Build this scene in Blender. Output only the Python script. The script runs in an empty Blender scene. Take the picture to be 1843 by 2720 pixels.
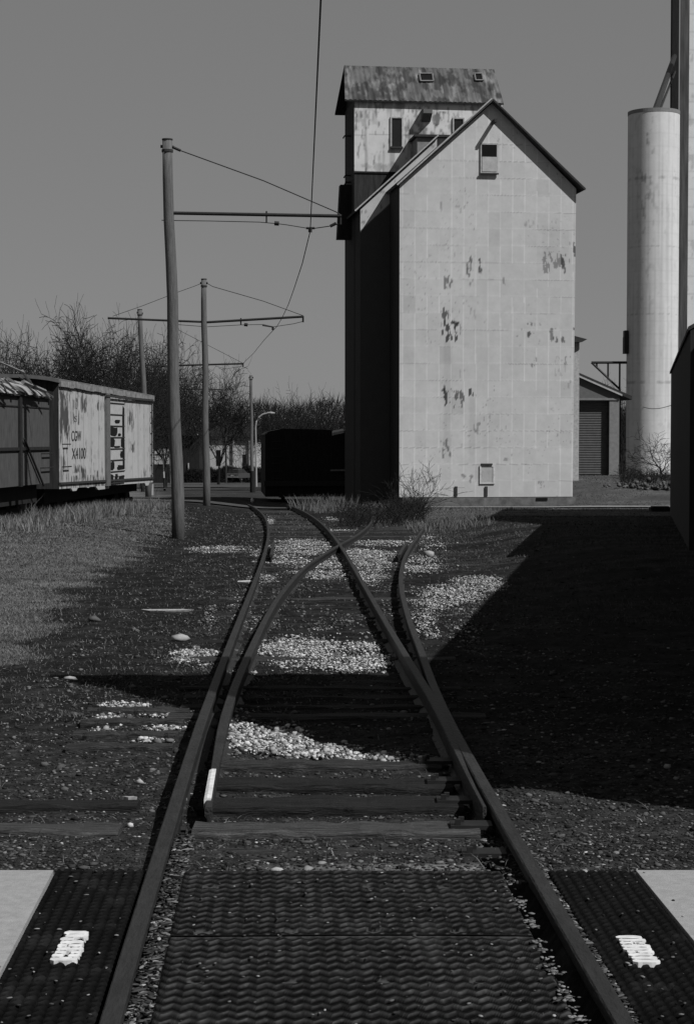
import bpy, math, random
import numpy as np
from mathutils import Vector, Matrix

# ------------------------------------------------------------------ camera, world, sun, exposure
W0, H0, F, CX, CY, HOR = 1843.0, 2720.0, 4850.0, 921.5, 1360.0, 1160.0
EYE = 1.87
TILT = math.atan((CY - HOR) / F)
scene = bpy.context.scene
cam = bpy.data.objects.new('camera', bpy.data.cameras.new('camera'))
scene.collection.objects.link(cam)
cam.location = (0, 0, EYE)
cam.rotation_euler = (math.pi / 2 - TILT, 0, 0)
cam.data.sensor_fit = 'VERTICAL'
cam.data.sensor_height = 36.0
cam.data.lens = 36.0 * F / H0
cam.data.clip_start = 0.1
cam.data.clip_end = 3000
scene.camera = cam

SUN_AZ, SUN_EL = math.radians(52), math.radians(48)      # azimuth from behind the camera towards the right
SV = Vector((math.sin(SUN_AZ) * math.cos(SUN_EL), -math.cos(SUN_AZ) * math.cos(SUN_EL), math.sin(SUN_EL)))
world = bpy.data.worlds.new('World'); scene.world = world
world.use_nodes = True
wn, wl = world.node_tree.nodes, world.node_tree.links
bg = wn['Background']
sky = wn.new('ShaderNodeTexSky'); sky.sky_type = 'NISHITA'; sky.sun_disc = False
sky.sun_elevation = SUN_EL; sky.sun_rotation = math.atan2(SV.x, SV.y)
sky.air_density = 1.0; sky.dust_density = 0.6
sep = wn.new('ShaderNodeSeparateColor')
wl.new(sky.outputs[0], sep.inputs[0])
pw = wn.new('ShaderNodeMath'); pw.operation = 'POWER'; pw.inputs[1].default_value = 0.25
sc_ = wn.new('ShaderNodeMath'); sc_.operation = 'MULTIPLY'; sc_.inputs[1].default_value = 1.56
wl.new(sep.outputs[0], pw.inputs[0]); wl.new(pw.outputs[0], sc_.inputs[0])
wl.new(sc_.outputs[0], bg.inputs['Color'])                # black and white film: soft sky response
bg.inputs['Strength'].default_value = 0.10
sun = bpy.data.objects.new('sun', bpy.data.lights.new('sun', 'SUN'))
scene.collection.objects.link(sun)
sun.data.energy = 5.0; sun.data.angle = math.radians(0.5); sun.data.color = (1, 1, 1)
sun.rotation_euler = (-SV).to_track_quat('-Z', 'Y').to_euler()
vs = scene.view_settings
vs.view_transform = 'Standard'; vs.look = 'None'; vs.gamma = 1; vs.use_curve_mapping = False; vs.exposure = 0
scene.cycles.use_denoising = True

rng = np.random.default_rng(7)
random.seed(7)
PI = math.pi

# ------------------------------------------------------------------ ground heights
DY = [0, 6, 11, 15, 19, 25.6, 32, 40, 49, 60, 72, 90, 132, 250, 420, 3000]
DD = [1.71, 1.71, 1.74, 1.82, 1.90, 2.03, 2.14, 2.26, 2.38, 2.53, 2.69, 3.0, 3.87, 6.1, 7.6, 7.6]
def D(y): return np.interp(y, DY, DD)
def S(v, a, b):
    t = np.clip((np.asarray(v, float) - a) / (b - a), 0, 1); return t * t * (3 - 2 * t)
def railz(y): return EYE - D(y)
def ground(x, y):
    x = np.asarray(x, float); y = np.asarray(y, float)
    g = EYE - D(y) - 0.148
    g = g + 0.085 * (1 - S(y, 7.4, 9.5))
    g = g + 0.14 * S(x, 0.5, 3) * S(y, 58, 66)
    g = g + 0.32 * S(x, 2.2, 5.0) * S(y, 22, 32) * (1 - S(y, 50, 62))
    g = g + 1.15 * S(x, 7.0, 9.5) * S(y, 67, 80) * (1 - S(y, 160, 300))
    g = g + 0.28 * S(-x, 3.0, 6.5) * S(y, 20, 36) * (1 - S(y, 78, 110))
    return g
def gz(x, y): return float(ground(x, y))

ct, st = math.cos(TILT), math.sin(TILT)
def ray(px, py):
    a, b = (px - CX) / F, -(py - CY) / F
    return Vector((a, ct + b * st, -st + b * ct))
def at(px, py, Y):
    r = ray(px, py); t = Y / r.y
    return Vector((r.x * t, Y, EYE + r.z * t))
def proj(x, y, z):
    dz = z - EYE
    fwd = y * ct - dz * st
    up = y * st + dz * ct
    return CX + F * x / fwd, CY - F * up / fwd
YS = np.concatenate([np.arange(3, 30, .02), np.arange(30, 120, .05), np.arange(120, 420, .3)])
def hit(px, py, off=0.0, surf=None):
    r = ray(px, py)
    z = EYE + r.z / r.y * YS; x = r.x / r.y * YS
    s = (surf(YS) if surf else ground(x, YS)) + off
    i = int(np.argmax(z < s))
    if not (z < s).any(): i = len(YS) - 1
    return Vector((float(x[i]), float(YS[i]), float(z[i])))

# ------------------------------------------------------------------ noise
def vnoise(x, y, seed=0):
    x = np.asarray(x, float); y = np.asarray(y, float)
    xi = np.floor(x).astype(np.int64); yi = np.floor(y).astype(np.int64)
    fx = x - xi; fy = y - yi; fx = fx * fx * (3 - 2 * fx); fy = fy * fy * (3 - 2 * fy)
    def h(a, b):
        n = (a * 374761393 + b * 668265263 + seed * 1442695041) & 0xFFFFFFFF
        n = ((n ^ (n >> 13)) * 1274126177) & 0xFFFFFFFF
        return ((n ^ (n >> 16)) & 0xFFFF) / 65535.0
    return (h(xi, yi) * (1 - fx) * (1 - fy) + h(xi + 1, yi) * fx * (1 - fy) + h(xi, yi + 1) * (1 - fx) * fy + h(xi + 1, yi + 1) * fx * fy)
def fbm(x, y, seed=0, o=4):
    s = 0; a = .5
    for k in range(o):
        s = s + a * vnoise(x * 2 ** k, y * 2 ** k, seed + k * 17); a *= .5
    return s / (1 - .5 ** o)

# ------------------------------------------------------------------ materials
def mat(name, col, rough=.85, ns=6.0, amt=.35, bump=0.0, bscale=40.0, attr=False, metal=0.0, stretch=(1, 1, 1), spec=.2):
    m = bpy.data.materials.new(name); m.use_nodes = True
    n, l = m.node_tree.nodes, m.node_tree.links
    b = n['Principled BSDF']; b.inputs['Roughness'].default_value = rough; b.inputs['Metallic'].default_value = metal
    b.inputs['Specular IOR Level'].default_value = spec
    tc = n.new('ShaderNodeTexCoord'); mp = n.new('ShaderNodeMapping'); mp.inputs['Scale'].default_value = stretch
    l.new(tc.outputs['Object'], mp.inputs[0])
    nz = n.new('ShaderNodeTexNoise'); nz.inputs['Scale'].default_value = ns; nz.inputs['Detail'].default_value = 6
    nz.inputs['Roughness'].default_value = .65
    l.new(mp.outputs[0], nz.inputs['Vector'])
    mr = n.new('ShaderNodeMapRange'); mr.inputs['From Min'].default_value = .3; mr.inputs['From Max'].default_value = .7
    mr.inputs['To Min'].default_value = 1 - amt; mr.inputs['To Max'].default_value = 1 + amt
    l.new(nz.outputs['Fac'], mr.inputs['Value'])
    mul = n.new('ShaderNodeMath'); mul.operation = 'MULTIPLY'
    l.new(mr.outputs[0], mul.inputs[0])
    if attr:
        a = n.new('ShaderNodeAttribute'); a.attribute_name = 'Col'; l.new(a.outputs['Fac'], mul.inputs[1])
    else:
        mul.inputs[1].default_value = col
    l.new(mul.outputs[0], b.inputs['Base Color'])
    if bump:
        n2 = n.new('ShaderNodeTexNoise'); n2.inputs['Scale'].default_value = bscale; n2.inputs['Detail'].default_value = 5
        l.new(mp.outputs[0], n2.inputs['Vector'])
        bp = n.new('ShaderNodeBump'); bp.inputs['Strength'].default_value = bump; bp.inputs['Distance'].default_value = .02
        l.new(n2.outputs['Fac'], bp.inputs['Height']); l.new(bp.outputs[0], b.inputs['Normal'])
    return m
M = {
 'ground': mat('soil', 0, .97, 14, .55, .9, 55, attr=True, spec=.05),
 'stone': mat('limestone', 0, .9, 30, .2, attr=True, spec=.1),
 'chips': mat('litter', 0, .9, 30, .1, attr=True, spec=.1),
 'grass': mat('dry grass', 0, .9, 3, .2, attr=True, spec=.05),
 'rail': mat('rusty rail', .0175, .62, 14, .35, .5, 60, stretch=(1, .25, 1), spec=.3),
 'railfar': mat('rusty rail side', .022, .7, 14, .35, spec=.2),
 'whitep': mat('white paint', .55, .7, 20, .25),
 'tie': mat('weathered tie', .036, .9, 9, .95, 1.0, 30, stretch=(.35, 8, 8)),
 'tiedark': mat('dark tie', .015, .9, 9, .95, 1.0, 30, stretch=(.35, 8, 8)),
 'rubber': mat('rubber', 0, .85, 25, .35, .3, 90, spec=.04, attr=True),
 'concrete': mat('concrete', .245, .92, 22, .16, .25, 180),
 'concdk': mat('old concrete', .10, .92, 3, .45, .4, 40),
 'pole': mat('weathered pole', .092, .9, 6, .4, .6, 20, stretch=(6, 6, .35)),
 'polecap': mat('pole cap', .03, .9, 6, .3),
 'iron': mat('dark iron', .016, .6, 10, .3),
 'wire': mat('wire', .008, .6, 10, .2),
 'panel': mat('metal panel', 0, .8, 2.2, .07, .12, 9, attr=True),
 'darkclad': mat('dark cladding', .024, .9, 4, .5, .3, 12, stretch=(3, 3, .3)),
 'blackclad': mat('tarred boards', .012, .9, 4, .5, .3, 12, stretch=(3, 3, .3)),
 'trim': mat('light trim', .30, .85, 8, .25),
 'darktrim': mat('dark trim', .03, .9, 8, .3),
 'shingle': mat('roofing', .05, .95, 6, .5, .5, 30),
 'dark': mat('dark interior', .004, .95, 6, .2),
 'glass': mat('old glass', .01, .25, 6, .2, spec=.5),
 'shed': mat('shed metal', .10, .8, 6, .15),
 'shedpost': mat('shed post', .16, .8, 6, .2),
 'greyw': mat('grey paint wood', .058, .85, 5, .4, .3, 20, stretch=(3, 3, .5)),
 'bark': mat('bark', .011, .95, 6, .4),
 'twig': mat('twigs', .012, .95, 6, .4),
 'road': mat('road', .045, .95, 2, .3),
 'white': mat('white wall', .33, .85, 6, .15),
 'mid': mat('grey wall', .10, .85, 6, .2),
 'carp': mat('car paint', .05, .35, 6, .1, spec=.5),
 'chrome': mat('bright metal', .35, .4, 6, .1, metal=.5),
 'tyre': mat('tyre', .006, .9, 6, .1),
 'lampm': mat('galvanised', .25, .6, 6, .1),
 'letter': mat('stencil paint', .03, .9, 18, .6),
 'tower': mat('tower', 0, .85, 1.5, .06, .2, 8, attr=True),
 'wood': mat('driftwood', .16, .9, 10, .4),
}

# ------------------------------------------------------------------ mesh helpers
COL = scene.collection
class MB:
    def __init__(s): s.v = []; s.f = []
    def add(s, v, f):
        o = len(s.v); s.v += [tuple(p) for p in v]; s.f += [tuple(i + o for i in q) for q in f]; return s
    def box(s, x0, x1, y0, y1, z0, z1):
        return s.add([(x0,y0,z0),(x1,y0,z0),(x1,y1,z0),(x0,y1,z0),(x0,y0,z1),(x1,y0,z1),(x1,y1,z1),(x0,y1,z1)],
                     [(0,3,2,1),(4,5,6,7),(0,1,5,4),(1,2,6,5),(2,3,7,6),(3,0,4,7)])
    def prism(s, poly, y0, y1):            # poly of (x,z), extruded along y
        n = len(poly)
        v = [(x, y0, z) for x, z in poly] + [(x, y1, z) for x, z in poly]
        f = [tuple(range(n)), tuple(range(2*n-1, n-1, -1))] + [(i, i+n, (i+1) % n + n, (i+1) % n) for i in range(n)]
        return s.add(v, f)
    def prismx(s, poly, x0, x1):           # poly of (y,z), extruded along x
        n = len(poly)
        v = [(x0, y, z) for y, z in poly] + [(x1, y, z) for y, z in poly]
        f = [tuple(range(n)), tuple(range(2*n-1, n-1, -1))] + [(i, i+n, (i+1) % n + n, (i+1) % n) for i in range(n)]
        return s.add(v, f)
    def tube(s, pts, r, n=6, cap=True):
        pts = [Vector(p) for p in pts]
        rs = r if isinstance(r, (list, tuple)) else [r] * len(pts)
        o = len(s.v); 
        for i, p in enumerate(pts):
            d = (pts[min(i+1, len(pts)-1)] - pts[max(i-1, 0)])
            d = d.normalized() if d.length > 1e-9 else Vector((0, 0, 1))
            a = Vector((0, 0, 1)) if abs(d.z) < .9 else Vector((1, 0, 0))
            u = d.cross(a).normalized(); w = d.cross(u)
            for k in range(n):
                t = 2 * PI * k / n
                s.v.append(tuple(p + (u * math.cos(t) + w * math.sin(t)) * rs[i]))
        for i in range(len(pts) - 1):
            for k in range(n):
                a = o + i*n + k; b = o + i*n + (k+1) % n
                s.f.append((a, b, b + n, a + n))
        if cap:
            s.f.append(tuple(o + k for k in range(n))[::-1]); s.f.append(tuple(o + (len(pts)-1)*n + k for k in range(n)))
        return s
    def sweep(s, pts, prof, scl=None):    # profile (side, up) along a path on the ground
        pts = [Vector(p) for p in pts]; o = len(s.v); n = len(prof)
        for i, p in enumerate(pts):
            d = pts[min(i+1, len(pts)-1)] - pts[max(i-1, 0)]; d.z = 0; d.normalize()
            rgt = Vector((d.y, -d.x, 0))
            for a, b in prof: s.v.append(tuple(p + rgt * (a * (scl(p.y) if scl else 1)) + Vector((0, 0, b))))
        for i in range(len(pts)-1):
            for k in range(n):
                a = o + i*n + k; b = o + i*n + (k+1) % n
                s.f.append((a, b, b+n, a+n))
        s.f.append(tuple(o + k for k in range(n))[::-1]); s.f.append(tuple(o + (len(pts)-1)*n + k for k in range(n)))
        return s
def meshobj(name, me, m, parent=None):
    o = bpy.data.objects.new(name, me); COL.objects.link(o)
    if m is not None: me.materials.append(m)
    if parent is not None: o.parent = parent
    return o
def obj(name, mb, m, parent=None, smooth=False, fix=True):
    me = bpy.data.meshes.new(name); me.from_pydata(mb.v, [], mb.f); me.update()
    if fix:
        import bmesh
        b = bmesh.new(); b.from_mesh(me); bmesh.ops.recalc_face_normals(b, faces=b.faces); b.to_mesh(me); b.free()
    if smooth: me.shade_smooth()
    return meshobj(name, me, m, parent)
def npobj(name, v, f, m, parent=None, col=None, smooth=False):
    v = np.asarray(v, np.float32); f = np.asarray(f, np.int32); k = f.shape[1]
    me = bpy.data.meshes.new(name)
    me.vertices.add(len(v)); me.vertices.foreach_set('co', v.ravel())
    me.loops.add(f.size); me.loops.foreach_set('vertex_index', f.ravel())
    me.polygons.add(len(f)); me.polygons.foreach_set('loop_start', np.arange(0, f.size, k, dtype=np.int32))
    me.update(calc_edges=True)
    if col is not None:
        a = me.color_attributes.new('Col', 'FLOAT_COLOR', 'POINT')
        c = np.ones((len(v), 4), np.float32); c[:, :3] = np.asarray(col, np.float32)[:, None]
        a.data.foreach_set('color', c.ravel())
    if smooth: me.shade_smooth()
    return meshobj(name, me, m, parent)
def gridfaces(nr, nc):
    i = np.arange((nr-1)*(nc-1)); r, c = i // (nc-1), i % (nc-1); a = r*nc + c
    return np.stack([a, a+1, a+nc+1, a+nc], 1)
def tag(o, label, cat, group=None):
    o['label'] = label; o['category'] = cat
    if group: o['group'] = group
    return o
def thing(name, label, cat, loc=(0, 0, 0), rotz=0, group=None):
    o = bpy.data.objects.new(name, None); COL.objects.link(o); o.empty_display_size = .2
    o.location = loc; o.rotation_euler = (0, 0, rotz); return tag(o, label, cat, group)
def struct(o): o['kind'] = 'structure'; return o
def stuff(o): o['kind'] = 'stuff'; return o
class Fr:                                   # local frame: x along a facade, y into it, z up
    def __init__(s, o, rot): s.o = Vector(o); s.rot = rot; s.u = Vector((math.cos(rot), math.sin(rot), 0)); s.n = Vector((-math.sin(rot), math.cos(rot), 0))
    def uv(s, px, py, c=0.0):
        r = ray(px, py); p0 = Vector((0, 0, EYE))
        t = ((s.o + s.n * c) - p0).dot(s.n) / r.dot(s.n); p = p0 + r * t - s.o
        return p.dot(s.u), p.z
    def w(s, x, y, z): return s.o + s.u * x + s.n * y + Vector((0, 0, z))

# ------------------------------------------------------------------ rails: paths
def P(l): return [hit(px, py, 0, railz) for px, py in l]
def xs_of(pts):
    pts = sorted(pts, key=lambda p: p.y); return [p.y for p in pts], [p.x for p in pts]
LP = P([(667,1342),(696,1367),(716,1396),(713,1433),(696,1487),(671,1549),(627,1656),(592,1760),(549,1900),(424,2310),(300,2720)])
yl, xl = xs_of(LP)
s0 = (xl[1] - xl[0]) / (yl[1] - yl[0])
yl = [1.0] + yl; xl = [xl[0] + s0 * (1.0 - yl[1])] + xl
def smooth_interp(ys, xs):
    pf = np.polyfit(ys, xs, 5)
    return pf
PL = np.polyfit(yl, xl, 4)
GA = 1.505
def xL(y): return float(np.polyval(PL, y))
def dxL(y): return float(np.polyval(np.polyder(PL), y))
RP = P([(1438,2310),(1197,1900),(1156,1830),(1113,1713),(1093,1669),(1076,1611),(1064,1562),(1064,1522),(1073,1482),(1089,1451),(1107,1427),(1124,1402)])
yr, xr = xs_of(RP)
def xRs(y):                                  # right stock rail (diverging)
    a = xL(y) + GA
    b = float(np.interp(y, yr, xr))
    t = float(S(y, 9.5, 14)); return a * (1 - t) + b * t
DP = P([(591,1900),(618,1830),(644,1771),(671,1713),(702,1647),(733,1593),(778,1536),(813,1500),(849,1478),(884,1456),(911,1441),(947,1422),(977,1398),(989,1382),(985,1370)])
ydd, xdd = xs_of(DP)
def smoothpath(pts, n=None, passes=6):
    pts = [Vector(p) for p in pts]; out = []
    for i in range(len(pts)-1):
        a, b = pts[i], pts[i+1]; k = max(2, int((b-a).length / .5))
        out += [a.lerp(b, j/k) for j in range(k)]
    out.append(pts[-1])
    for _ in range(passes):
        out = [out[0]] + [(out[i-1] + out[i]*2 + out[i+1]) / 4 for i in range(1, len(out)-1)] + [out[-1]]
    return out
RPROF = [(-.031,0),(-.025,.006),(.025,.006),(.031,0),(.031,-.035),(.010,-.05),(.009,-.135),(.055,-.155),(.055,-.168),(-.055,-.168),(-.055,-.155),(-.009,-.135),(-.010,-.05),(-.031,-.035)]
def raily(fx, y0, y1, step=.5):
    ys = list(np.arange(y0, y1, step)) + [y1]; return [Vector((fx(y), y, float(railz(y)) - .006)) for y in ys]
def rail(pts, label, scl=None):
    o = obj('rail', MB().sweep(pts, RPROF, scl), M['rail']); return tag(o, label, 'rail', 'rails of the old siding switch')
rail(raily(xL, 1.0, 73.5), 'long left rusty rail from the rubber crossing, bending left in the distance')
rs_pts = smoothpath([Vector((xRs(y), y, float(railz(y)) - .006)) for y in [1,3,5,7,9,11,13,15] ] + [Vector((p.x, p.y, float(railz(p.y)) - .006)) for p in sorted(RP, key=lambda p: p.y) if p.y > 15.5], passes=8)
rail(rs_pts, 'right rusty rail from the crossing that curves away to the right into the weeds')
YP = 8.45
def xMr(y): return xL(y) + GA - .058 * (1 - float(S(y, YP, 12.5)))
def blade(y): return .3 + .7 * float(S(y, YP, YP + 3.5))
rail(raily(xMr, YP, 73.0), 'inner right switch rail crossing the curving rail at the frog, bending left', blade)
dp = [Vector((xL(YP) + .16, YP, 0)), Vector((xL(9.6) + .15, 9.6, 0))] + [Vector((p.x, p.y, 0)) for p in sorted(DP, key=lambda p: p.y)]
dp = smoothpath(dp, passes=10)
for p in dp: p.z = float(railz(p.y)) - .008
pr = thing('switch_rail', 'inner left switch rail with white painted tip, curving right through the frog', 'rail', group='rails of the old siding switch')
obj('rail_body', MB().sweep(dp, RPROF, lambda y: .55 + .45*float(S(y, YP, YP + 3))), M['rail'], pr)
wp = [p + Vector((-.004, 0, .002)) for p in dp if 8.5 < p.y < 9.7]
wp = [Vector((np.interp(y, [p.y for p in dp], [p.x for p in dp]), y, float(railz(y)) - .002)) for y in np.arange(8.62, 9.42, .1)]
obj('white_paint', MB().sweep(wp, [(-.026,.003),(-.012,.010),(.010,.009),(.006,-.005),(-.020,-.006),(-.026,-.05)]), M['whitep'], pr)
def joint_bar(x, y, label):
    z = float(railz(y))
    mb = MB().box(-.03, .0, -.32, .32, -.14, -.045)
    for k in (-.22, -.08, .08, .22): mb.tube([(-.03, k, -.09), (.035, k, -.09)], .016, 6)
    mb.box(-.005, .012, -.32, .32, -.14, -.045)
    o = obj('joint_bar', mb, M['iron']); o.location = (x, y, z); o.rotation_euler = (0, 0, math.atan(-dxL(y))); return tag(o, label, 'joint bar')
joint_bar(xL(8.15) + .025, 8.15, 'bolted joint bar inside the long left rail just beyond the crossing mats')
# frog and guard rail
fy = 35.3
g1 = [Vector((xL(y) + .13, y, float(railz(y)) - .01)) for y in np.arange(33.5, 39.5, .5)]
tag(obj('guard_rail', MB().sweep(g1, RPROF), M['rail']), 'short guard rail beside the left rail opposite the frog', 'guard rail')
g2 = [Vector((float(np.interp(y, yr, xr)) - .13, y, float(railz(y)) - .01)) for y in np.arange(33.5, 39.5, .5)]
tag(obj('guard_rail', MB().sweep(g2, RPROF), M['rail']), 'short guard rail beside the curving right rail opposite the frog', 'guard rail')

# ------------------------------------------------------------------ ties
M['tielight'] = mat('pale tie', .06, .9, 9, .8, 1.0, 30, stretch=(.35, 8, 8))
TIEG = 'wooden railroad ties under the switch'
def tie(x0, x1, y, w, top, m, label, rot=0.0):
    n = 22; mb = MB(); L = x1 - x0; sd = random.random() * 50
    ring = []
    v = []; f = []
    for i in range(n + 1):
        t = i / n; x = -L/2 + L*t
        j = lambda k: (float(fbm(t*9 + sd, k*9.1, 3, 3)) - .5) * 1.7
        y0 = -w/2 + .03*j(1); y1 = w/2 + .03*j(2); z = top + .022*j(3); z2 = top + .022*j(4)
        v += [(x, y0, top-.16), (x, y0, z-.015), (x, y0+.02, z), (x, y1-.02, z2), (x, y1, z2-.015), (x, y1, top-.16)]
    for i in range(n):
        for k in range(5):
            a = i*6+k; f.append((a, a+1, a+7, a+6))
    f.append((0,1,2,3,4,5)); f.append(tuple(n*6+k for k in (5,4,3,2,1,0)))
    mb.add(v, f)
    o = obj('railroad_tie', mb, m); o.location = ((x0+x1)/2, y, gz((x0+x1)/2, y)); o.rotation_euler = (0, 0, rot)
    return tag(o, label, 'railroad tie', TIEG)
near = [(2269, .22, .0, 'pale half buried tie between the rails nearest the rubber mat', 'tie', .10, .25),
        (2215, .24, .035, 'light split tie between the rails just behind the sandy strip', 'tielight', .16, .0),
        (2152, .30, .045, 'broad dark tie between the rails level with the white painted rail tip', 'tiedark', .12, .0),
        (2093, .26, .035, 'darkest tie between the rails with a hole on its far edge', 'tiedark', .12, 0),
        (2037, .20, .03, 'tie between the rails at the foot of the white stone pile', 'tie', .10, 0)]
for py, w, top, lab, m, a, b in near:
    p = hit(900, py); t_ = tie(xL(p.y) + .05 + a*.3, xL(p.y) + GA - .10 - b, p.y, w, top, M[m], lab)
    for xq, sd_ in ((xL(p.y) + GA - .08, 1),):
        lx = xq - t_.location.x
        obj('tie_plate', MB().box(lx - .15, lx + .04, -.06, .06, top - .005, top + .014).box(lx - .13, lx - .105, -.05, -.025, top + .014, top + .04).box(lx - .11, lx - .085, .02, .045, top + .014, top + .036), M['iron'], t_)
for py, xa, xb, lab in [(2147, -2.6, -.22, 'dark long tie lying left of the tracks with twigs on its end'), (2211, -2.6, -.24, 'pale long tie left of the tracks nearest the concrete')]:
    p = hit(200, py); tie(xL(p.y) + xa + .5, xL(p.y) + xb, p.y, .2, .03, M['tielight' if py > 2200 else 'tiedark'], lab)
for k, py in enumerate((1893, 1925, 1958, 1992)):
    p = hit(410, py); tie(xL(p.y) - .86 + .02*k, xL(p.y) - .16, p.y, .13, .035, M['tie'],
        ['farthest', 'second farthest', 'second nearest', 'nearest'][k] + ' of four tie stubs left of the long rail by the white stones')
y = 9.75
ti = 0
while y < 70:
    on = 12.0 < y
    if on:
        a, b = xL(y) - .30 + random.uniform(-.15,.1), (min(xRs(y), xL(y) + 4.2) if y < 50 else xL(y) + GA) + .25 + random.uniform(-.15,.1)
        rt = math.atan(-dxL(y)) * -1 if y > 60 else 0
        z = random.choice([-.012, .004, -.02, .008])
        tie(a, b, y, .2, z, M[random.choice(['tie', 'tiedark', 'tiedark'])], 'weathered tie half buried under the switch tracks beyond the first shadow', rot=rt*-1 if y > 60 else 0)
    y += random.uniform(.52, .6)

# ------------------------------------------------------------------ crossing mats and concrete
MEND = hit(900, 2312, .05).y
MTOP = railz(5) - .018
def tri(t): return 2 * np.abs(t - np.floor(t + .5))
def mat_mesh(name, x0f, x1f, y0, y1, along, label, dx, dy, jointy=()):
    ys = np.arange(y0, y1 + dy/2, dy); n = int((x1f - x0f) / dx) + 1
    us = np.linspace(0, 1, n)
    U, Y = np.meshgrid(us, ys)
    X0 = np.array([xL(v) for v in ys])[:, None]
    X = X0 + x0f + U * (x1f - x0f); R = x0f + U * (x1f - x0f)
    if along == 'x':
        ph = (Y + .015 * (tri(R / .057) - .5) * 2 + .004*(fbm(X*4, Y*4, 3, 2)-.5)) / .072
    else:
        ph = (R + .012 * (tri(Y / .050) - .5) * 2) / .042
    h = np.clip(tri(ph) * 2.1 - .55, 0, 1)
    h = h * h * (3 - 2*h)
    if along == 'x': h = np.where((Y > y1 - .012) | (Y < y0 + .012), 1.0, h)
    Z = MTOP - .013 * (1 - h) - .008 * fbm(X*3, Y*3, 5, 3)
    wr = .55 + .75*fbm(X*2.5, Y*2.5, 6, 3); C = (.0028 + .0065*h + .055 * S(h, .45, .9) * S(h - np.roll(h, 1, axis=0), .04, .25) * (.4 + 1.1*vnoise(X*60, Y*60, 9))) * wr * .62 if along == 'x' else (.0045 + .012*h*(.4 + 1.1*tri(Y / .050))) * wr * .5  # crest wear, plus groove shade and near-edge highlights put into the colour
    C = C + .006*S(fbm(X*7, Y*7, 16, 3), .6, .8)
    for j in jointy: Z = np.where(np.abs(Y - j) < .009, MTOP - .03, Z)
    # bolt pockets
    if along == 'x':
        for by in (5.75, 6.35, 6.98):
            for bx in (.12, .42, .72, 1.02):
                q_ = ((R - x0f - bx)/.034)**2 + ((Y - by)/.026)**2; Z = np.where(q_ < 1, MTOP - .014, Z); C = np.where((q_ < 1) & (vnoise(X*90, Y*90, 3) > .35), .045, C)
    e = np.minimum(U * (x1f - x0f), (1-U) * (x1f - x0f)); Z = Z - .02 * (1 - S(e, 0, .012)) - .008 * (1 - S(y1 - Y, 0, .012))
    v = np.stack([X, Y, Z], -1).reshape(-1, 3); nr, nc = X.shape
    f = gridfaces(nr, nc)
    # skirt
    back = v[(nr-1)*nc:].copy(); back[:, 2] -= .09; lf = v[::nc].copy(); lf[:, 2] -= .09; rf = v[nc-1::nc].copy(); rf[:, 2] -= .09
    o1 = len(v); o2 = o1 + nc; o3 = o2 + nr; v = np.concatenate([v, back, lf, rf])
    i = np.arange(nc-1); s1 = np.stack([(nr-1)*nc+i, (nr-1)*nc+i+1, o1+i+1, o1+i], 1)
    j = np.arange(nr-1); s2 = np.stack([(j+1)*nc, j*nc, o2+j, o2+j+1], 1)
    s3 = np.stack([j*nc+nc-1, (j+1)*nc+nc-1, o3+j+1, o3+j], 1)
    C = np.concatenate([C.ravel(), np.full(len(v) - C.size, .006)])
    o = npobj(name, v, np.concatenate([f, s1, s2, s3]), M['rubber'], col=C)
    return tag(o, label, 'crossing mat')
mat_mesh('rubber_mat', .108, 1.385, 6.28, MEND, 'x', 'black zigzag ribbed rubber mat between the rails, farther of the two', .0065, .0065)
mat_mesh('rubber_mat', .108, 1.385, 4.4, 6.276, 'x', 'black zigzag ribbed rubber mat between the rails, nearest the viewer', .0065, .0065)
LM = mat_mesh('rubber_mat', -.405, -.045, 4.4, MEND + .03, 'y', 'black ribbed rubber mat left of the left rail with white lettering smear', .007, .009)
RM = mat_mesh('rubber_mat', GA + .055, GA + .41, 4.4, MEND + .01, 'y', 'black ribbed rubber mat right of the right rail with a white paint patch', .007, .009)
def paint_patch(parent, pxs, seed, holes):
    p0, p1 = pxs
    a = hit(p0[0], p0[1], .07); b = hit(p1[0], p1[1], .07)
    rngl = np.random.default_rng(seed)
    mb = MB(); n = 9; L = b.y - a.y
    for k in range(n):
        t = (k + .5) / n; y = a.y + L * t; xc = a.x + (b.x - a.x) * t
        w = .088; s = L / n * .56
        l = -w/2 + rngl.uniform(-.006, .006); r = w/2 + rngl.uniform(-.008, .008)
        segs = [(l, r)]
        if k in holes: h0, h1 = holes[k]; segs = [(l, l + w*h0), (l + w*h1, r)]
        for q0, q1 in segs:
            m = 6; top = []
            for i in range(m+1):
                xx = q0 + (q1-q0)*i/m; e = 1 if 0 < i < m else .45
                top.append((xc+xx, y, s * e * rngl.uniform(.85, 1.15)))
            v = []
            for (xx, yy, hs) in top: v += [(xx, yy-hs, MTOP+.001), (xx, yy+hs, MTOP+.001), (xx, yy+hs, MTOP-.03), (xx, yy-hs, MTOP-.03)]
            f = [(4*i+q, 4*i+(q+1) % 4, 4*i+4+(q+1) % 4, 4*i+4+q) for i in range(m) for q in range(4)] + [(0,1,2,3), (4*m+3,4*m+2,4*m+1,4*m)]
            mb.add(v, f)
    obj('painted_letters', mb, M['whitep'], parent)
paint_patch(LM, ((172, 2533), (205, 2460)), 3, {1: (.42, .62), 2: (.42, .6), 4: (.35, .42), 7: (.0, .15), 6: (.55, .97)})
paint_patch(RM, ((1715, 2538), (1668, 2470)), 5, {3: (.3, .4), 6: (.5, .56)})
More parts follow.
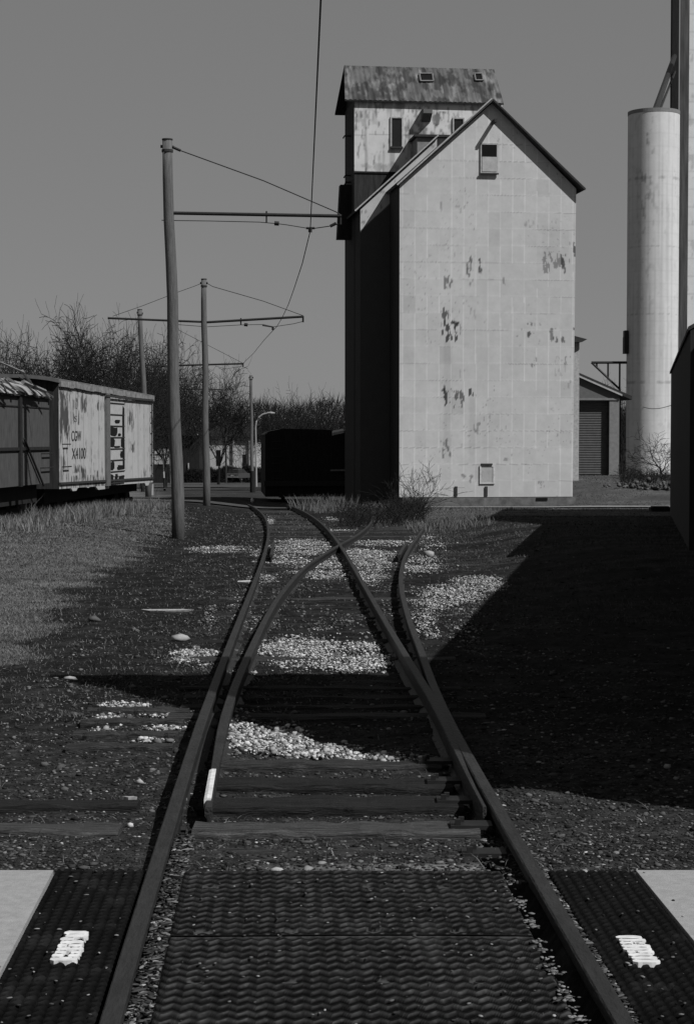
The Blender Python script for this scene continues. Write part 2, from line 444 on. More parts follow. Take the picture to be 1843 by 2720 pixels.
def slab(name, px, side, label):
    a = hit(px, 2310, .05)
    mb = MB()
    y0, y1 = 3.0, MEND - .01
    if side < 0: xa, xb = -14, xL(6) - .45
    else: xa, xb = xL(6) + GA + .485, 14
    zt = float(railz(5)) - .02
    ea = (xL(y0) - .407, xL(y1) - .407) if side < 0 else (xL(y0) + GA + .412, xL(y1) + GA + .412)
    oa = xa if side < 0 else xb
    ob = oa
    v = [(ea[0], y0), (ea[1], y1), (ob, y1), (oa, y0)]
    mb.add([(x, y, -.1) for x, y in v] + [(x, y, zt) for x, y in v], [(0,1,2,3),(4,5,6,7),(0,1,5,4),(1,2,6,5),(2,3,7,6),(3,0,4,7)])
    return struct(obj(name, mb, M['concrete']))
slab('pavement', 0, -1, ''); slab('pavement', 1843, 1, '')

# ------------------------------------------------------------------ terrain sheet
rows = [1.0]
while rows[-1] < 2500: rows.append(rows[-1] + max(.035, rows[-1] * .0065))
ry = np.array(rows)
xc = list(np.arange(-4.0, 4.001, .05)); stp = .05
while xc[-1] < 1500: stp *= 1.07; xc.append(xc[-1] + stp)
xneg = [-4.0]; stp = .05
while xneg[-1] > -1500: stp *= 1.07; xneg.append(xneg[-1] - stp)
cx_ = np.array(xneg[::-1][:-1] + xc)
GX, GY = np.meshgrid(cx_, ry)
GZ = ground(GX, GY)
amp = .035 * S(GY, 7.6, 9) * (1 - .4 * S(GY, 30, 60))
GZ = GZ + amp * (fbm(GX * 2.2, GY * 2.2, 11, 5) - .5) * 1.6 - .012 * S(GY, 7.6, 9)
XLg = np.polyval(PL, np.minimum(GY, 70)); GZ = GZ - .07 * (np.abs(GX - XLg - GA + .085) < .05) * (GY < 9)
GZ = GZ + S(np.abs(GX), 60, 400) * 2.0 * (fbm(GX / 90, GY / 90, 4, 3) - .3) * S(GY, 150, 500)
PX, PY = proj(GX, GY, GZ)
n1 = fbm(GX * .9, GY * .9, 21, 5); n2 = fbm(GX * 4, GY * 4, 31, 4); n3 = vnoise(GX * 23, GY * 23, 41); n4 = fbm(GX * .25, GY * .25, 51, 3)
streak = fbm(GX * .5, GY * 2.5, 61, 4)
col = .0100 + .012 * S(n2, .45, .75) + .010 * S(n3, .6, .95)
# pale winter lawn on the left
edge = np.interp(PY, [1335, 1390, 1440, 1500, 1560, 1640, 1700, 1770, 1850], [440, 470, 370, 330, 210, 150, 110, 40, -60])
lawn = S(edge + (n1 - .5) * 130 + (streak - .5) * 180 - PX, -40, 90) * (GX < -1) * (GY > 12)
col = col + lawn * (.070 + .04 * (n2 - .5) + .04 * (streak - .5) - .03 * S(.35 - n1, 0, .2))
# far meadow, dull grass
far = S(GY, 44, 60) * (GX > 0.8); col = col + far * (.042 + .03 * (n1 - .5) + .03 * (streak - .5))
midr = (GX > xL(30) + 3.0) * S(GY, 22, 34); col = col + midr * .016 * S(streak, .45, .7)
farl = S(GY, 66, 74) * (GX < .5) ; col = col + farl * .022 * n1 * 1.6
# foreground litter
fg = (1 - S(GY, 10.5, 13)); col = col + fg * (.012 * S(n3, .3, .8) + .006)
lft = S(-GX, 2.0, 3.0) * fg; col = col + lft * .006
# sandy strip by the mat on the left part of the picture's centre
sand = S(.10 - np.abs(GY - (MEND + .24) - .12 * (n1 - .5)), 0, .04) * S(GX, -.5, .1) * S(-GX, -.66, -.56); sand = np.maximum(sand, S(1 - ((GX-.5)/.14)**2 - ((GY-MEND-.11)/.10)**2, 0, .4)); col = col + sand * .10
col = np.clip(col, .004, .2)
terr = npobj('ground', np.stack([GX, GY, GZ], -1).reshape(-1, 3), gridfaces(*GX.shape)[:, ::-1][:, ::-1], M['ground'], col=col.ravel())
struct(terr)

# driveway strip crossing in front of the elevator (thin pale track), and the road beyond
def strip(name, x0, x1, yf, w, m, dz=.006, nx=160, ny=3, wob=.25):
    xs = np.linspace(x0, x1, nx); ts = np.linspace(-.5, .5, ny)
    X, T = np.meshgrid(xs, ts)
    Y = yf(X) + T * w * (1 + wob * (vnoise(X * .8, T * 0, 9) - .5)); Z = ground(X, Y) + dz + .035
    return struct(npobj(name, np.stack([X, Y, Z], -1).reshape(-1, 3), gridfaces(ny, nx), m))
strip('dirt_track', -9, 1.5, lambda X: 72.5 + 0*X, 3.2, mat('dirt track', .05, .95, 3, .4), ny=6)
strip('kerb_strip', 1.2, 40, lambda X: 67.9 + 0*X, .8, mat('pale kerb', .17, .95, 6, .3))
strip('road', -120, 6, lambda X: 190 + .15*X, 60, M['road'], ny=14, nx=120, dz=.1)
strip('road_edge', -30, -2, lambda X: 150 + .5*X, 3, mat('road gravel', .10, .95, 3, .4), ny=4, nx=60, dz=.14)

# ------------------------------------------------------------------ stones and litter
def ico():
    t = (1 + 5 ** .5) / 2
    v = np.array([(-1,t,0),(1,t,0),(-1,-t,0),(1,-t,0),(0,-1,t),(0,1,t),(0,-1,-t),(0,1,-t),(t,0,-1),(t,0,1),(-t,0,-1),(-t,0,1)], float)
    v /= np.linalg.norm(v[0])
    f = np.array([(0,11,5),(0,5,1),(0,1,7),(0,7,10),(0,10,11),(1,5,9),(5,11,4),(11,10,2),(10,7,6),(7,1,8),(3,9,4),(3,4,2),(3,2,6),(3,6,8),(3,8,9),(4,9,5),(2,4,11),(6,2,10),(8,6,7),(9,8,1)])
    return v, f
IV, IF = ico()
def rocks(name, x, y, z, size, shade, m, flat=.6, elong=1.0):
    n = len(x); r = np.random.default_rng(len(x))
    v = IV[None] * (1 + r.uniform(-.28, .28, (n, 12, 1)))
    v = v * np.stack([r.uniform(.8, 1.5, n) * elong, r.uniform(.8, 1.2, n), np.full(n, flat) * r.uniform(.7, 1.2, n)], 1)[:, None, :]
    a = r.uniform(0, 2*PI, n); c, s = np.cos(a)[:, None], np.sin(a)[:, None]
    v = np.stack([v[..., 0]*c - v[..., 1]*s, v[..., 0]*s + v[..., 1]*c, v[..., 2]], -1) * size[:, None, None]
    v = v + np.stack([x, y, z], 1)[:, None, :]
    f = IF[None] + (np.arange(n) * 12)[:, None, None]
    return npobj(name, v.reshape(-1, 3), f.reshape(-1, 3), m, col=np.repeat(shade, 12))
def gheight(x, y): return ground(x, y) + .035 * S(y, 7.6, 9) * (1 - .4 * S(y, 30, 60)) * (fbm(x*2.2, y*2.2, 11, 5) - .5) * 1.6 - .012 * S(y, 7.6, 9)
# patches of white ballast: (px, py, half width, half height, strength)
BAL = [(640,1945,50,50,1.0),(740,1970,85,42,1.0),(850,2002,100,22,1.0),(1000,2020,120,20,.7),(800,1735,110,45,1.0),(930,1760,120,28,1.0),(780,1700,70,22,.6),(960,1720,60,30,.5),
       (800,1455,90,20,1.1),(760,1490,70,16,1.0),(860,1515,90,28,1.2),(700,1540,50,16,.8),(960,1475,80,16,1.2),(980,1500,60,22,1.2),(975,1535,50,20,1.1),(1015,1445,90,7,1.3),(800,1441,70,8,1.2),(580,1460,90,9,1.1),(700,1472,40,20,.5),
       (1160,1600,70,22,.9),(1200,1580,90,25,1.0),(1270,1555,70,22,1.1),(1130,1650,40,40,.7),(1150,1690,30,20,.6),(1110,1500,70,25,.8),(1150,1450,60,20,.4),(1130,1430,50,12,.5),
       (520,1738,60,14,1.0),(500,1755,50,12,.7),(540,1770,50,12,.5),(330,1880,70,11,1.0),(300,1918,60,16,.8),(430,1905,70,8,.9),(430,1940,60,7,.8),(400,1972,70,6,.5),(270,1945,45,8,.4),
       (690,1360,20,6,.7),(720,1385,14,12,.7),(884,1380,30,8,.6),(900,1410,60,4,.7),(640,1620,40,60,.35),(700,1660,60,50,.3),(560,1640,30,70,.25),(800,1600,140,70,.12),(1000,1620,60,80,.25),(900,1700,150,80,.25),(1240,1670,60,60,.4),(640,1790,60,30,.3)]
def balfield(px, py):
    d = np.zeros_like(px)
    for a, b, c, e, s in BAL: d = np.maximum(d, s * np.exp(-(((px-a)/c)**2 + ((py-b)/e)**2) ** 1.3))
    return d
N = 620000
yy = 9.6 * np.exp(rng.uniform(0, 1, N) * math.log(66/9.6)); xx = rng.uniform(-5.2, 6.0, N)
xx = np.where(yy < 18, rng.uniform(-3.2, 2.2, N), xx)
zz = gheight(xx, yy); px_, py_ = proj(xx, yy, zz)
d = balfield(px_, py_) * (.35 + 1.3 * fbm(xx*3, yy*3, 77, 3)) * (.15 + 1.75 * fbm(xx*.8, yy*np.interp(yy, [10, 40], [5, 1.6]), 78, 3))
acc = S(d, .08, .95)**1.5 * np.interp(yy, [9, 14, 22, 40, 66], [.95, .95, .9, .8, .6])
k = rng.uniform(0, 1, N) < acc * np.where(yy < 18, .8, .8)
k &= np.abs(xx - np.array([0.0])) < 9
xs_, ys_, zs_ = xx[k], yy[k], zz[k]
sz = np.clip(np.exp(rng.normal(-4.74, .38, len(xs_))), .004, .024) * np.interp(ys_, [9, 13, 20, 60], [1.1, .95, .85, 1.35])
stuff(rocks('ballast', xs_, ys_, zs_ + sz * .4 + rng.uniform(0, .02, len(sz)) , sz, rng.uniform(.16, .50, len(sz)) * np.where(rng.uniform(0,1,len(sz)) < .32, .3, 1), M['stone'], .75))
print('ballast', len(xs_))
N = 60000                                     # dirty grey stones spread through the track bed
yy = 9.0 * np.exp(rng.uniform(0, 1, N) * math.log(60/9.0)); xl_ = np.polyval(PL, yy); xx = xl_ + rng.uniform(-1.6, 3.6, N)
px_, py_ = proj(xx, yy, gheight(xx, yy)); d = balfield(px_, py_)
k = (rng.uniform(0, 1, N) < .18 + .8*S(d, .02, .3)) & (rng.uniform(0, 1, N) < S(fbm(xx*1.4, yy*1.4, 88, 3), .35, .6)); xx, yy = xx[k], yy[k]
sz = np.clip(np.exp(rng.normal(-4.75, .4, len(xx))), .003, .024) * np.interp(yy, [9, 20, 60], [1.1, 1.15, 1.7])
stuff(rocks('track_stones', xx, yy, gheight(xx, yy) + sz*.3, sz, np.clip(np.exp(rng.normal(-2.9, .55, len(xx))), .015, .25), M['stone'], .7))
# loose chips and pebbles
N = 75000
yy = 7.2 * np.exp(rng.uniform(0, 1, N) ** 1.3 * math.log(55/7.2)); xx = rng.uniform(-.21, .21, N) * yy
zz = gheight(xx, yy)
dens = (.25 + .75 * fbm(xx*2, yy*2, 91, 3)) * np.interp(yy, [11, 17], [1, .3]); k = (rng.uniform(0, 1, N) < dens) & ((xx < xL(30)+6) )
xx, yy, zz = xx[k], yy[k], zz[k]
sz = rng.uniform(.003, .009, len(xx)) * np.where(rng.uniform(0, 1, len(xx)) < .05, 2.0, 1) * np.interp(yy, [7, 20, 55], [1, 1.4, 2.2])
sh = np.exp(rng.normal(-3.35, .85, len(xx))); sh = np.clip(sh, .008, .4)
stuff(rocks('gravel', xx, yy, zz + sz*.3, sz, sh, M['chips'], .45, 1.2))
# chips in the flangeways and a few crumbs on the mats
N = 6500
yy = rng.uniform(4.6, 8.0, N); w_ = rng.choice([0, 1], N)
xb = np.array([xL(v) for v in yy]); xx = xb + np.where(w_ == 0, rng.uniform(.040, .105, N), GA + rng.uniform(.038, .06, N))
sz = rng.uniform(.003, .009, N)
kz = np.where(rng.uniform(0,1,N) < .5, 0, 1)
stuff(rocks('debris', xx, yy, railz(yy) - .045 + rng.uniform(-.02, .018, N), sz, np.clip(np.exp(rng.normal(-3.2, .9, N)), .008, .3), M['chips'], .35, 2.6))
N = 420
yy = rng.uniform(4.9, MEND, N); xb = np.array([xL(v) for v in yy]); xx = xb + rng.uniform(-.43, GA + .46, N)
ok = ~((xx - xb > -.06) & (xx - xb < .16)) & ~((xx - xb > 1.36) & (xx - xb < GA + .1))
sz = rng.uniform(.002, .0065, N)
stuff(rocks('crumbs', xx[ok], yy[ok], np.full(ok.sum(), MTOP + .0), sz[ok], np.clip(np.exp(rng.normal(-2.6, .7, ok.sum())), .02, .4), M['chips'], .5, 1.5))
n = 260
yy = 5.0 + 1.9*rng.uniform(0, 1, n)**1.3; yy = yy + .12*np.sin(yy*23); xb = np.array([xL(v) for v in yy]); xx = xb + GA - .118 + rng.normal(0, .013, n)
stuff(rocks('leaf_litter', xx, yy, np.full(n, MTOP - .002), rng.uniform(.003, .008, n), rng.uniform(.03, .20, n), M['chips'], .5, 1.6))

# single stones and scraps one can point at
def scrap(name, px, py, size, elong, shade, label, cat, flat=.5, rot=0):
    p = hit(px, py)
    if flat <= .4:
        R = random.Random(px); n = 11; pl = []
        for i in range(n):
            a = 2*PI*i/n; k = R.uniform(.55, 1.15); pl.append((math.cos(a)*size*elong*k, math.sin(a)*size*k))
        mb = MB(); t = size*flat*.35
        v = [(x, y, t*R.uniform(.2, 1.6)) for x, y in pl] + [(x*.9, y*.9, -.02) for x, y in pl] + [(0, 0, t*1.8)]
        mb.add(v, [(i, (i+1) % n, 2*n) for i in range(n)] + [(i, i+n, (i+1) % n+n, (i+1) % n) for i in range(n)])
        o = obj(name, mb, mat('scrap', shade*.9, .9, 20, .35)); o.location = (p.x, p.y, p.z + .012); return tag(o, label, cat)
    r = np.random.default_rng(int(px)); v = IV * (1 + r.uniform(-.42, .3, (12, 1))) * np.array([elong, 1, flat]) * size
    c, s = math.cos(rot), math.sin(rot); v = np.stack([v[:, 0]*c - v[:, 1]*s, v[:, 0]*s + v[:, 1]*c, v[:, 2]], 1) + np.array([p.x, p.y, p.z + size*flat*.6])
    return tag(npobj(name, v, IF, M['stone'], col=np.full(12, shade)), label, cat)
scrap('stone', 346, 2196, .018, 1.0, .42, 'round white pebble on the end of the pale long tie left of the tracks', 'stone', .8)
scrap('stone', 90, 2140, .016, 1.2, .36, 'white pebble on the dark long tie at the far left', 'stone', .8)
scrap('stone', 372, 2081, .022, 1.2, .30, 'pale pebble in the dirt left of the long rail above the two long ties', 'stone', .7)
scrap('wood_chip', 345, 2123, .02, 2.0, .26, 'flat pale wood chip between the dark long tie and the pebble above it', 'wood chip', .3)
scrap('paper_scrap', 450, 1623, .10, 3.2, .30, 'flat pale torn board lying on the grass left of the long rail', 'scrap', .15)
scrap('stone', 484, 1700, .07, 1.8, .28, 'pale broken block left of the long rail just above the white ballast', 'stone', .6, .5)
scrap('stone', 250, 1650, .06, 1.6, .08, 'dull grey clod in the grass at the left', 'stone', .7)
scrap('paper_scrap', 650, 1547, .07, 2.2, .45, 'crumpled white scrap against the left rail before the frog', 'scrap', .4)
scrap('stone', 185, 1806, .05, 1.5, .28, 'pale stone at the tip of the pointed shadow', 'stone', .5)
scrap('stone', 670, 1335, .12, 1.0, .5, 'small white block standing by the far end of the left rail', 'block', 1.2)
scrap('stone', 1140, 1480, .12, 1.0, .28, 'round pale stone right of the curving right rail', 'stone', .8)
scrap('stone', 735, 2313, .02, 1.8, .30, 'pale stone on the sandy strip at the far edge of the centre mat', 'stone', .5)
scrap('stone', 1568, 2430, .024, 1.1, .26, 'pale stone lying on the right rubber mat', 'stone', .7)
scrap('stone', 155, 2388, .018, 1.6, .10, 'dull pebble on the left rubber mat near the concrete', 'stone', .6)

# ------------------------------------------------------------------ grass
def blades(name, x, y, h, w, shade, lean=.5, kind=True):
    n = len(x); z = gheight(x, y); r = np.random.default_rng(n + 3)
    a = r.uniform(0, 2*PI, n); dx, dy = np.cos(a)*w/2, np.sin(a)*w/2
    lx = r.normal(0, lean, n)*h; ly = r.normal(0, lean, n)*h
    v = np.stack([np.stack([x-dx, y-dy, z-.01], 1), np.stack([x+dx, y+dy, z-.01], 1),
                  np.stack([x+lx*.45+dx*.7, y+ly*.45+dy*.7, z+h*.6], 1), np.stack([x+lx*.45-dx*.7, y+ly*.45-dy*.7, z+h*.6], 1), np.stack([x+lx, y+ly, z+h], 1)], 1)
    q = np.arange(n)[:, None]*5
    t = np.concatenate([q + np.array([[0,1,2]]), q + np.array([[0,2,3]]), q + np.array([[3,2,4]])])
    return stuff(npobj(name, v.reshape(-1, 3), t, M['grass'], col=np.repeat(shade, 5)))
N = 260000
yy = 12 * np.exp(rng.uniform(0, 1, N) * math.log(66/12)); xx = -rng.uniform(.02, .2, N) * yy
px_, py_ = proj(xx, yy, gheight(xx, yy))
ed = np.interp(py_, [1335, 1390, 1440, 1500, 1560, 1640, 1700, 1770, 1850], [440, 470, 370, 330, 210, 150, 110, 40, -60])
k = rng.uniform(0, 1, N) < (S(ed + (fbm(xx*.9, yy*.9, 21, 5) - .5)*130 + (fbm(xx*.5, yy*2.5, 61, 4) - .5)*180 - px_, -60, 60) * .9 + .05)
xx, yy = xx[k], yy[k]
blades('grass', xx, yy, rng.uniform(.010, .032, len(xx)) * np.interp(yy, [12, 30, 60], [1, 1.2, 2.2]), np.interp(yy, [12, 60], [.004, .018]), rng.uniform(.04, .17, len(xx)) * (.45 + 1.1*fbm(xx*1.3, yy*1.3, 171, 4)), .9)
# right lit side and meadow
N = 120000
yy = 20 * np.exp(rng.uniform(0, 1, N) * math.log(82/20)); xx = rng.uniform(.5, 12, N)
k = (xx > np.interp(yy, yr, xr) + .4) & (rng.uniform(0, 1, N) < S(fbm(xx*.5, yy*2.5, 61, 4), .38, .62) * np.where(yy < 34, .5, 1)); xx, yy = xx[k], yy[k]
blades('grass', xx, yy, rng.uniform(.015, .05, len(xx)), np.interp(yy, [20, 80], [.006, .025]), rng.uniform(.025, .11, len(xx)), .9)
# dead stalks and leaf bits lying in the foreground dirt
N = 5200
yy = 7.3 * np.exp(rng.uniform(0, 1, N)**1.2 * math.log(22/7.3)); xx = rng.uniform(-.2, .2, N) * yy
blades('straw', xx, yy, rng.uniform(.004, .03, N), rng.uniform(.002, .006, N), np.clip(np.exp(rng.normal(-2.9, .6, N)), .02, .25), 2.6)
# tall dry grass
def clump(name, regs, shade=(.04, .13)):
    X, Y, H = [], [], []
    for x0, x1, y0, y1, h, n in regs:
        X.append(rng.uniform(x0, x1, n)); Y.append(rng.uniform(y0, y1, n)); H.append(rng.uniform(.35, 1, n) * h)
    X, Y, H = map(np.concatenate, (X, Y, H)); m = fbm(X*1.5, Y*1.5, 7, 3) > .4; X, Y, H = X[m], Y[m], H[m]
    return blades(name, X, Y, H, np.full(len(X), .016), rng.uniform(shade[0], shade[1], len(X)), .35)

# ------------------------------------------------------------------ grain elevator
psi = math.radians(7.5)
o = at(1060, 1321, 69.0)
E = Fr(o, psi)
el = thing('grain_elevator', 'tall pale metal clad grain elevator with gabled roof and dark taller back section', 'grain elevator', o, psi)
def uh(px, py, c=0): return E.uv(px, py, c)
Wd = uh(1520, 1321)[0]
hl = uh(1060, 489)[1]; hr = uh(1530, 522)[1]; up_, hp = uh(1303, 274)
WT = uh(1529, 560)[0]
def walltop(u): return np.interp(u, [-.1, up_, Wd + .3], [hl - .1*(hp-hl)/up_, hp, hr])
STAIN = [ # px x0,y0,x1,y1,strength on the front wall
 (1241,680,1252,725,.8),(1272,690,1282,722,1),(1180,735,1205,765,.75),(1176,817,1190,860,.9),(1176,855,1215,905,1),(1205,855,1222,885,.6),(1245,730,1252,760,.6),
 (1250,820,1265,850,.35),(1282,825,1292,855,.4),(1403,860,1411,905,.9),(1412,862,1430,885,.3),(1460,875,1472,905,.7),(1440,672,1510,722,.6),(1493,680,1503,725,.8),(1470,898,1502,906,.8),
 (1176,1005,1190,1035,.8),(1180,1035,1197,1080,1.1),(1208,1040,1230,1080,.85),(1246,1036,1264,1050,1.2),(1260,1125,1272,1150,.5),(1178,1168,1195,1215,.7),(1338,740,1345,760,.5),
 (1412,950,1424,975,.6),(1500,950,1512,965,.5),(1340,1210,1356,1220,.5),(1228,1262,1252,1280,.6),(1430,1282,1444,1294,.5),(1525,640,1530,700,.9),(1524,860,1530,930,.8),(1475,950,1500,995,.25),
 (1508,1010,1525,1040,.3),(1395,580,1425,600,.35),(1170,540,1180,560,.4),(1210,550,1232,562,.35),(1283,1070,1292,1082,.5),(1300,1100,1310,1108,.3),(1220,985,1232,1000,.3)]
def front_col(U, Hh, px, py):
    r0 = uh(1100, 1101)[1]                       # a row line
    rh = .636; rw = .468
    ri = np.floor((Hh - r0) / rh); fr = (Hh - r0) / rh - ri
    ci = np.floor((U - .12) / rw); fc = (U - .12) / rw - ci
    tone = vnoise(ri*13.7, ci*7.3, 2); big = fbm(U*.5, Hh*.35, 6, 3)
    c = .41 * (1 + .10*(tone-.5) - .07*(vnoise(ri*5.1, ci*9.7, 22) > .86) + .16*(big-.5) + .07*(fbm(U*9, Hh*9, 8, 3)-.5))
    wear = vnoise(U*1.3, Hh*1.3, 12)
    c = np.where(np.minimum(fc, 1-fc)*rw < .02, c*(1 + .20*S(vnoise(ci*3.1, ri*2.7, 15), .15, .6)), c)
    dl = fr*rh < .030
    c = np.where(dl, c*(1 - .30*S(vnoise(U*1.1, ri*5.0, 14), .30, .75)), c)
    c = np.where((fr*rh > .03) & (fr*rh < .065), c*1.08, c)
    n_ = fbm(U*15, Hh*5, 33, 5)
    for x0, y0, x1, y1, s in STAIN:
        cxm, cym = (x0+x1)/2, (y0+y1)/2; hx, hy = (x1-x0)/2 + 3, (y1-y0)/2 + 4
        dd = 1 - np.maximum(np.abs(px-cxm)/hx, np.abs(py-cym)/hy)
        lb = .10*(1 - np.clip((px-x0)/(x1-x0+1), 0, 1)); msk = S(n_ + dd*.20*min(s,1.3) + lb - .625, 0, .08) * (dd > 0) * min(1, s)
        c = c*(1 - .87*msk)
    # long faint runs under the stains
    for x0, x1, y0, y1, s in [(1178,1200,905,1250,.13),(1245,1262,1050,1250,.12),(1280,1330,1100,1330,.05),(1440,1510,600,720,.08)]:
        c = c*(1 - s*S(px, x0-4, x0+4)*(1-S(px, x1-4, x1+4))*S(py, y0-10, y0+10)*(1-S(py, y1-60, y1)))
    sp = S(fbm(U*20, Hh*9, 55, 4), .72, .80)*S(vnoise(U*.8, Hh*.8, 56), .5, .8); c = c*(1 - .4*sp)
    return c
def facade(name, u0, u1, topf, bot, c, colf, m, parent, step=.04, uvf=uh):
    nu = int((u1-u0)/step)+1; nv = int(max(topf(np.linspace(u0, u1, 50)))-bot); nv = max(8, int((max(topf(np.linspace(u0, u1, 50)))-bot)/step))
    U = np.linspace(u0, u1, nu)[None, :].repeat(nv, 0); T = np.linspace(0, 1, nv)[:, None]
    Hh = bot + T*(topf(U)-bot)
    p = np.array([(E_.o + E_.n*c)[:] for E_ in [FRAME[0]]])[0]
    wx = p[0] + FRAME[0].u.x*U; wy = p[1] + FRAME[0].u.y*U; wz = FRAME[0].o.z + Hh
    px, py = proj(wx, wy, wz)
    return npobj(name, np.stack([U, np.full_like(U, c), Hh], -1).reshape(-1, 3), gridfaces(nv, nu), m, parent, col=colf(U, Hh, px, py).ravel())
FRAME = [E]
P1, P2, DEP = 2.4, 4.0, 13.0
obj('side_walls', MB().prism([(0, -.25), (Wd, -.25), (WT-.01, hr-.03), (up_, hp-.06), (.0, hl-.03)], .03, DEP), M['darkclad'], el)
facade('front_wall', 0.0, 1.0, lambda u: 0*u+1, 0, 0, lambda U, Hh, px, py: U*0+.3, M['panel'], el) if False else None
# the right edge leans very slightly: map u range per row
def front():
    nu, nv = 175, 340
    t = np.linspace(0, 1, nu)[None, :].repeat(nv, 0); T = np.linspace(0, 1, nv)[:, None].repeat(nu, 1)
    U = t*Wd; Hh = T*walltop(U); U = U + t*(WT-Wd)*Hh/hr
    wx = E.o.x + E.u.x*U; wy = E.o.y + E.u.y*U; px, py = proj(wx, wy, E.o.z + Hh)
    return npobj('front_wall', np.stack([U, 0*U, Hh], -1).reshape(-1, 3), gridfaces(nv, nu), M['panel'], el, col=front_col(U, Hh, px, py).ravel())
front()
# foundation
obj('foundation', MB().box(.12, Wd+.1, -.06, DEP, -.75, -.02), M['concdk'], el)
a, b = uh(1422, 1322); a2, b2 = uh(1452, 1329)
obj('foundation_vent', MB().box(a, a2, -.09, -.05, b2, b), M['dark'], el)
for q, (p, qy) in enumerate([(1207, 1292), (1287, 1292)]):
    a, b = uh(p, qy); obj('wall_post', MB().box(a, a+.10, -.05, .0, b-.38, b), M['darktrim'], el)
# roof of the front block
OV = .27; th = .10
def slab_uh(mb, a, b, y0, y1, th):
    (u0, h0), (u1, h1) = a, b
    d = Vector((u1-u0, h1-h0)).normalized(); nrm = Vector((-d.y, d.x))
    if nrm.y < 0: nrm = -nrm
    mb.prism([(u0, h0), (u1, h1), (u1+nrm.x*th, h1+nrm.y*th), (u0+nrm.x*th, h0+nrm.y*th)], y0, y1)
pk = (up_, hp+.02)
le = uh(1054, 494); re = uh(1546, 508)
rf = MB(); slab_uh(rf, (le[0], le[1]), pk, -OV, DEP+.2, th); slab_uh(rf, pk, re, -OV, DEP+.2, th)
obj('roof', rf, M['shingle'], el)
fb = MB(); slab_uh(fb, (le[0]-.02, le[1]-.015), (pk[0], pk[1]+.09), -OV-.03, -OV-.003, .05); obj('rake_board', fb, M['trim'], el)
fb = MB(); slab_uh(fb, (pk[0], pk[1]+.05), (re[0]+.02, re[1]+.0), -OV-.03, -OV-.003, .06); obj('rake_board', fb, M['darktrim'], el)
# loft window with frame, lower pane pale
a0, b0 = uh(1275, 380); a1, b1 = uh(1321, 461); am = uh(1300, 417)[1]
w = obj('loft_window', MB().box(a0, a1, -.06, .0, b1, b0), M['trim'], el)
obj('opening', MB().box(a0+.05, a1-.05, -.068, -.058, am, b0-.06), M['dark'], w)
obj('shutter', MB().box(a0+.06, a1-.05, -.074, -.061, b1+.06, am-.004), M['white'], w)
s = MB(); s.box(a0-.03, a1+.02, -.12, -.06, b1-.05, b1+.0); obj('sill', s, M['darktrim'], w)
# hoist beam under the peak
a, b = uh(1307, 327)
obj('hoist_beam', MB().box(a-.05, a+.05, -.62, 0, b-.06, b+.06), M['darktrim'], el)
# hatch near the ground
a0, b0 = uh(1273, 1236); a1, b1 = uh(1313, 1285)
h_ = obj('ground_hatch', MB().box(a0+.06, a1-.07, -.03, .0, b1+.05, b0-.05), mat('hatch panel', .30, .8, 5, .15), el)
fm = MB(); fm.box(a0, a1, -.05, .0, b0-.05, b0).box(a0, a1, -.05, 0, b1, b1+.05).box(a0, a0+.06, -.05, 0, b1+.05, b0-.05).box(a1-.07, a1, -.05, 0, b1+.05, b0-.05)
obj('hatch_frame', fm, mat('hatch trim', .42, .8, 8, .3), h_)
obj('lintel', MB().box(a0+.06, a1-.1, -.09, -.0, b0+.012, b0+.07), M['darktrim'], h_)
# middle lean-to; sunlit strip under its roof edge is painted on
uL = uh(957, 560, P1)[0]; hLm = uh(957, 553, P1)[1]; uT, hT = uh(1160, 366, P1)
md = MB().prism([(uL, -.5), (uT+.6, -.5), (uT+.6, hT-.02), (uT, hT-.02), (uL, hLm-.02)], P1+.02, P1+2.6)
obj('middle_wall', md, M['darkclad'], el)
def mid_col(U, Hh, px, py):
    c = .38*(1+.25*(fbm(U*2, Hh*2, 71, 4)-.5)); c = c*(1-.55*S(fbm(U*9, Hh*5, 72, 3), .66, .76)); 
    low = 1 - S(Hh, midf(U) - .84 - .04*fbm(U*3, Hh*0, 73, 3), midf(U) - .80)  # dark below the strip stands in for the cast shadow
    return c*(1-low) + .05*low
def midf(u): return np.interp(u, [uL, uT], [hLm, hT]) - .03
FRAME[0] = E
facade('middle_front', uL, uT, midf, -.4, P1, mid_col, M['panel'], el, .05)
mr = MB(); c0 = uh(944, 563, P1-.1); slab_uh(mr, c0, (uT+.05, hT+.04), P1-.14, P1+2.7, .07); obj('middle_roof', mr, M['shingle'], el)
mr = MB(); slab_uh(mr, (c0[0]-.01, c0[1]+.02), (uT+.05, hT+.06), P1-.165, P1-.142, .05); obj('middle_rake_board', mr, M['trim'], el)
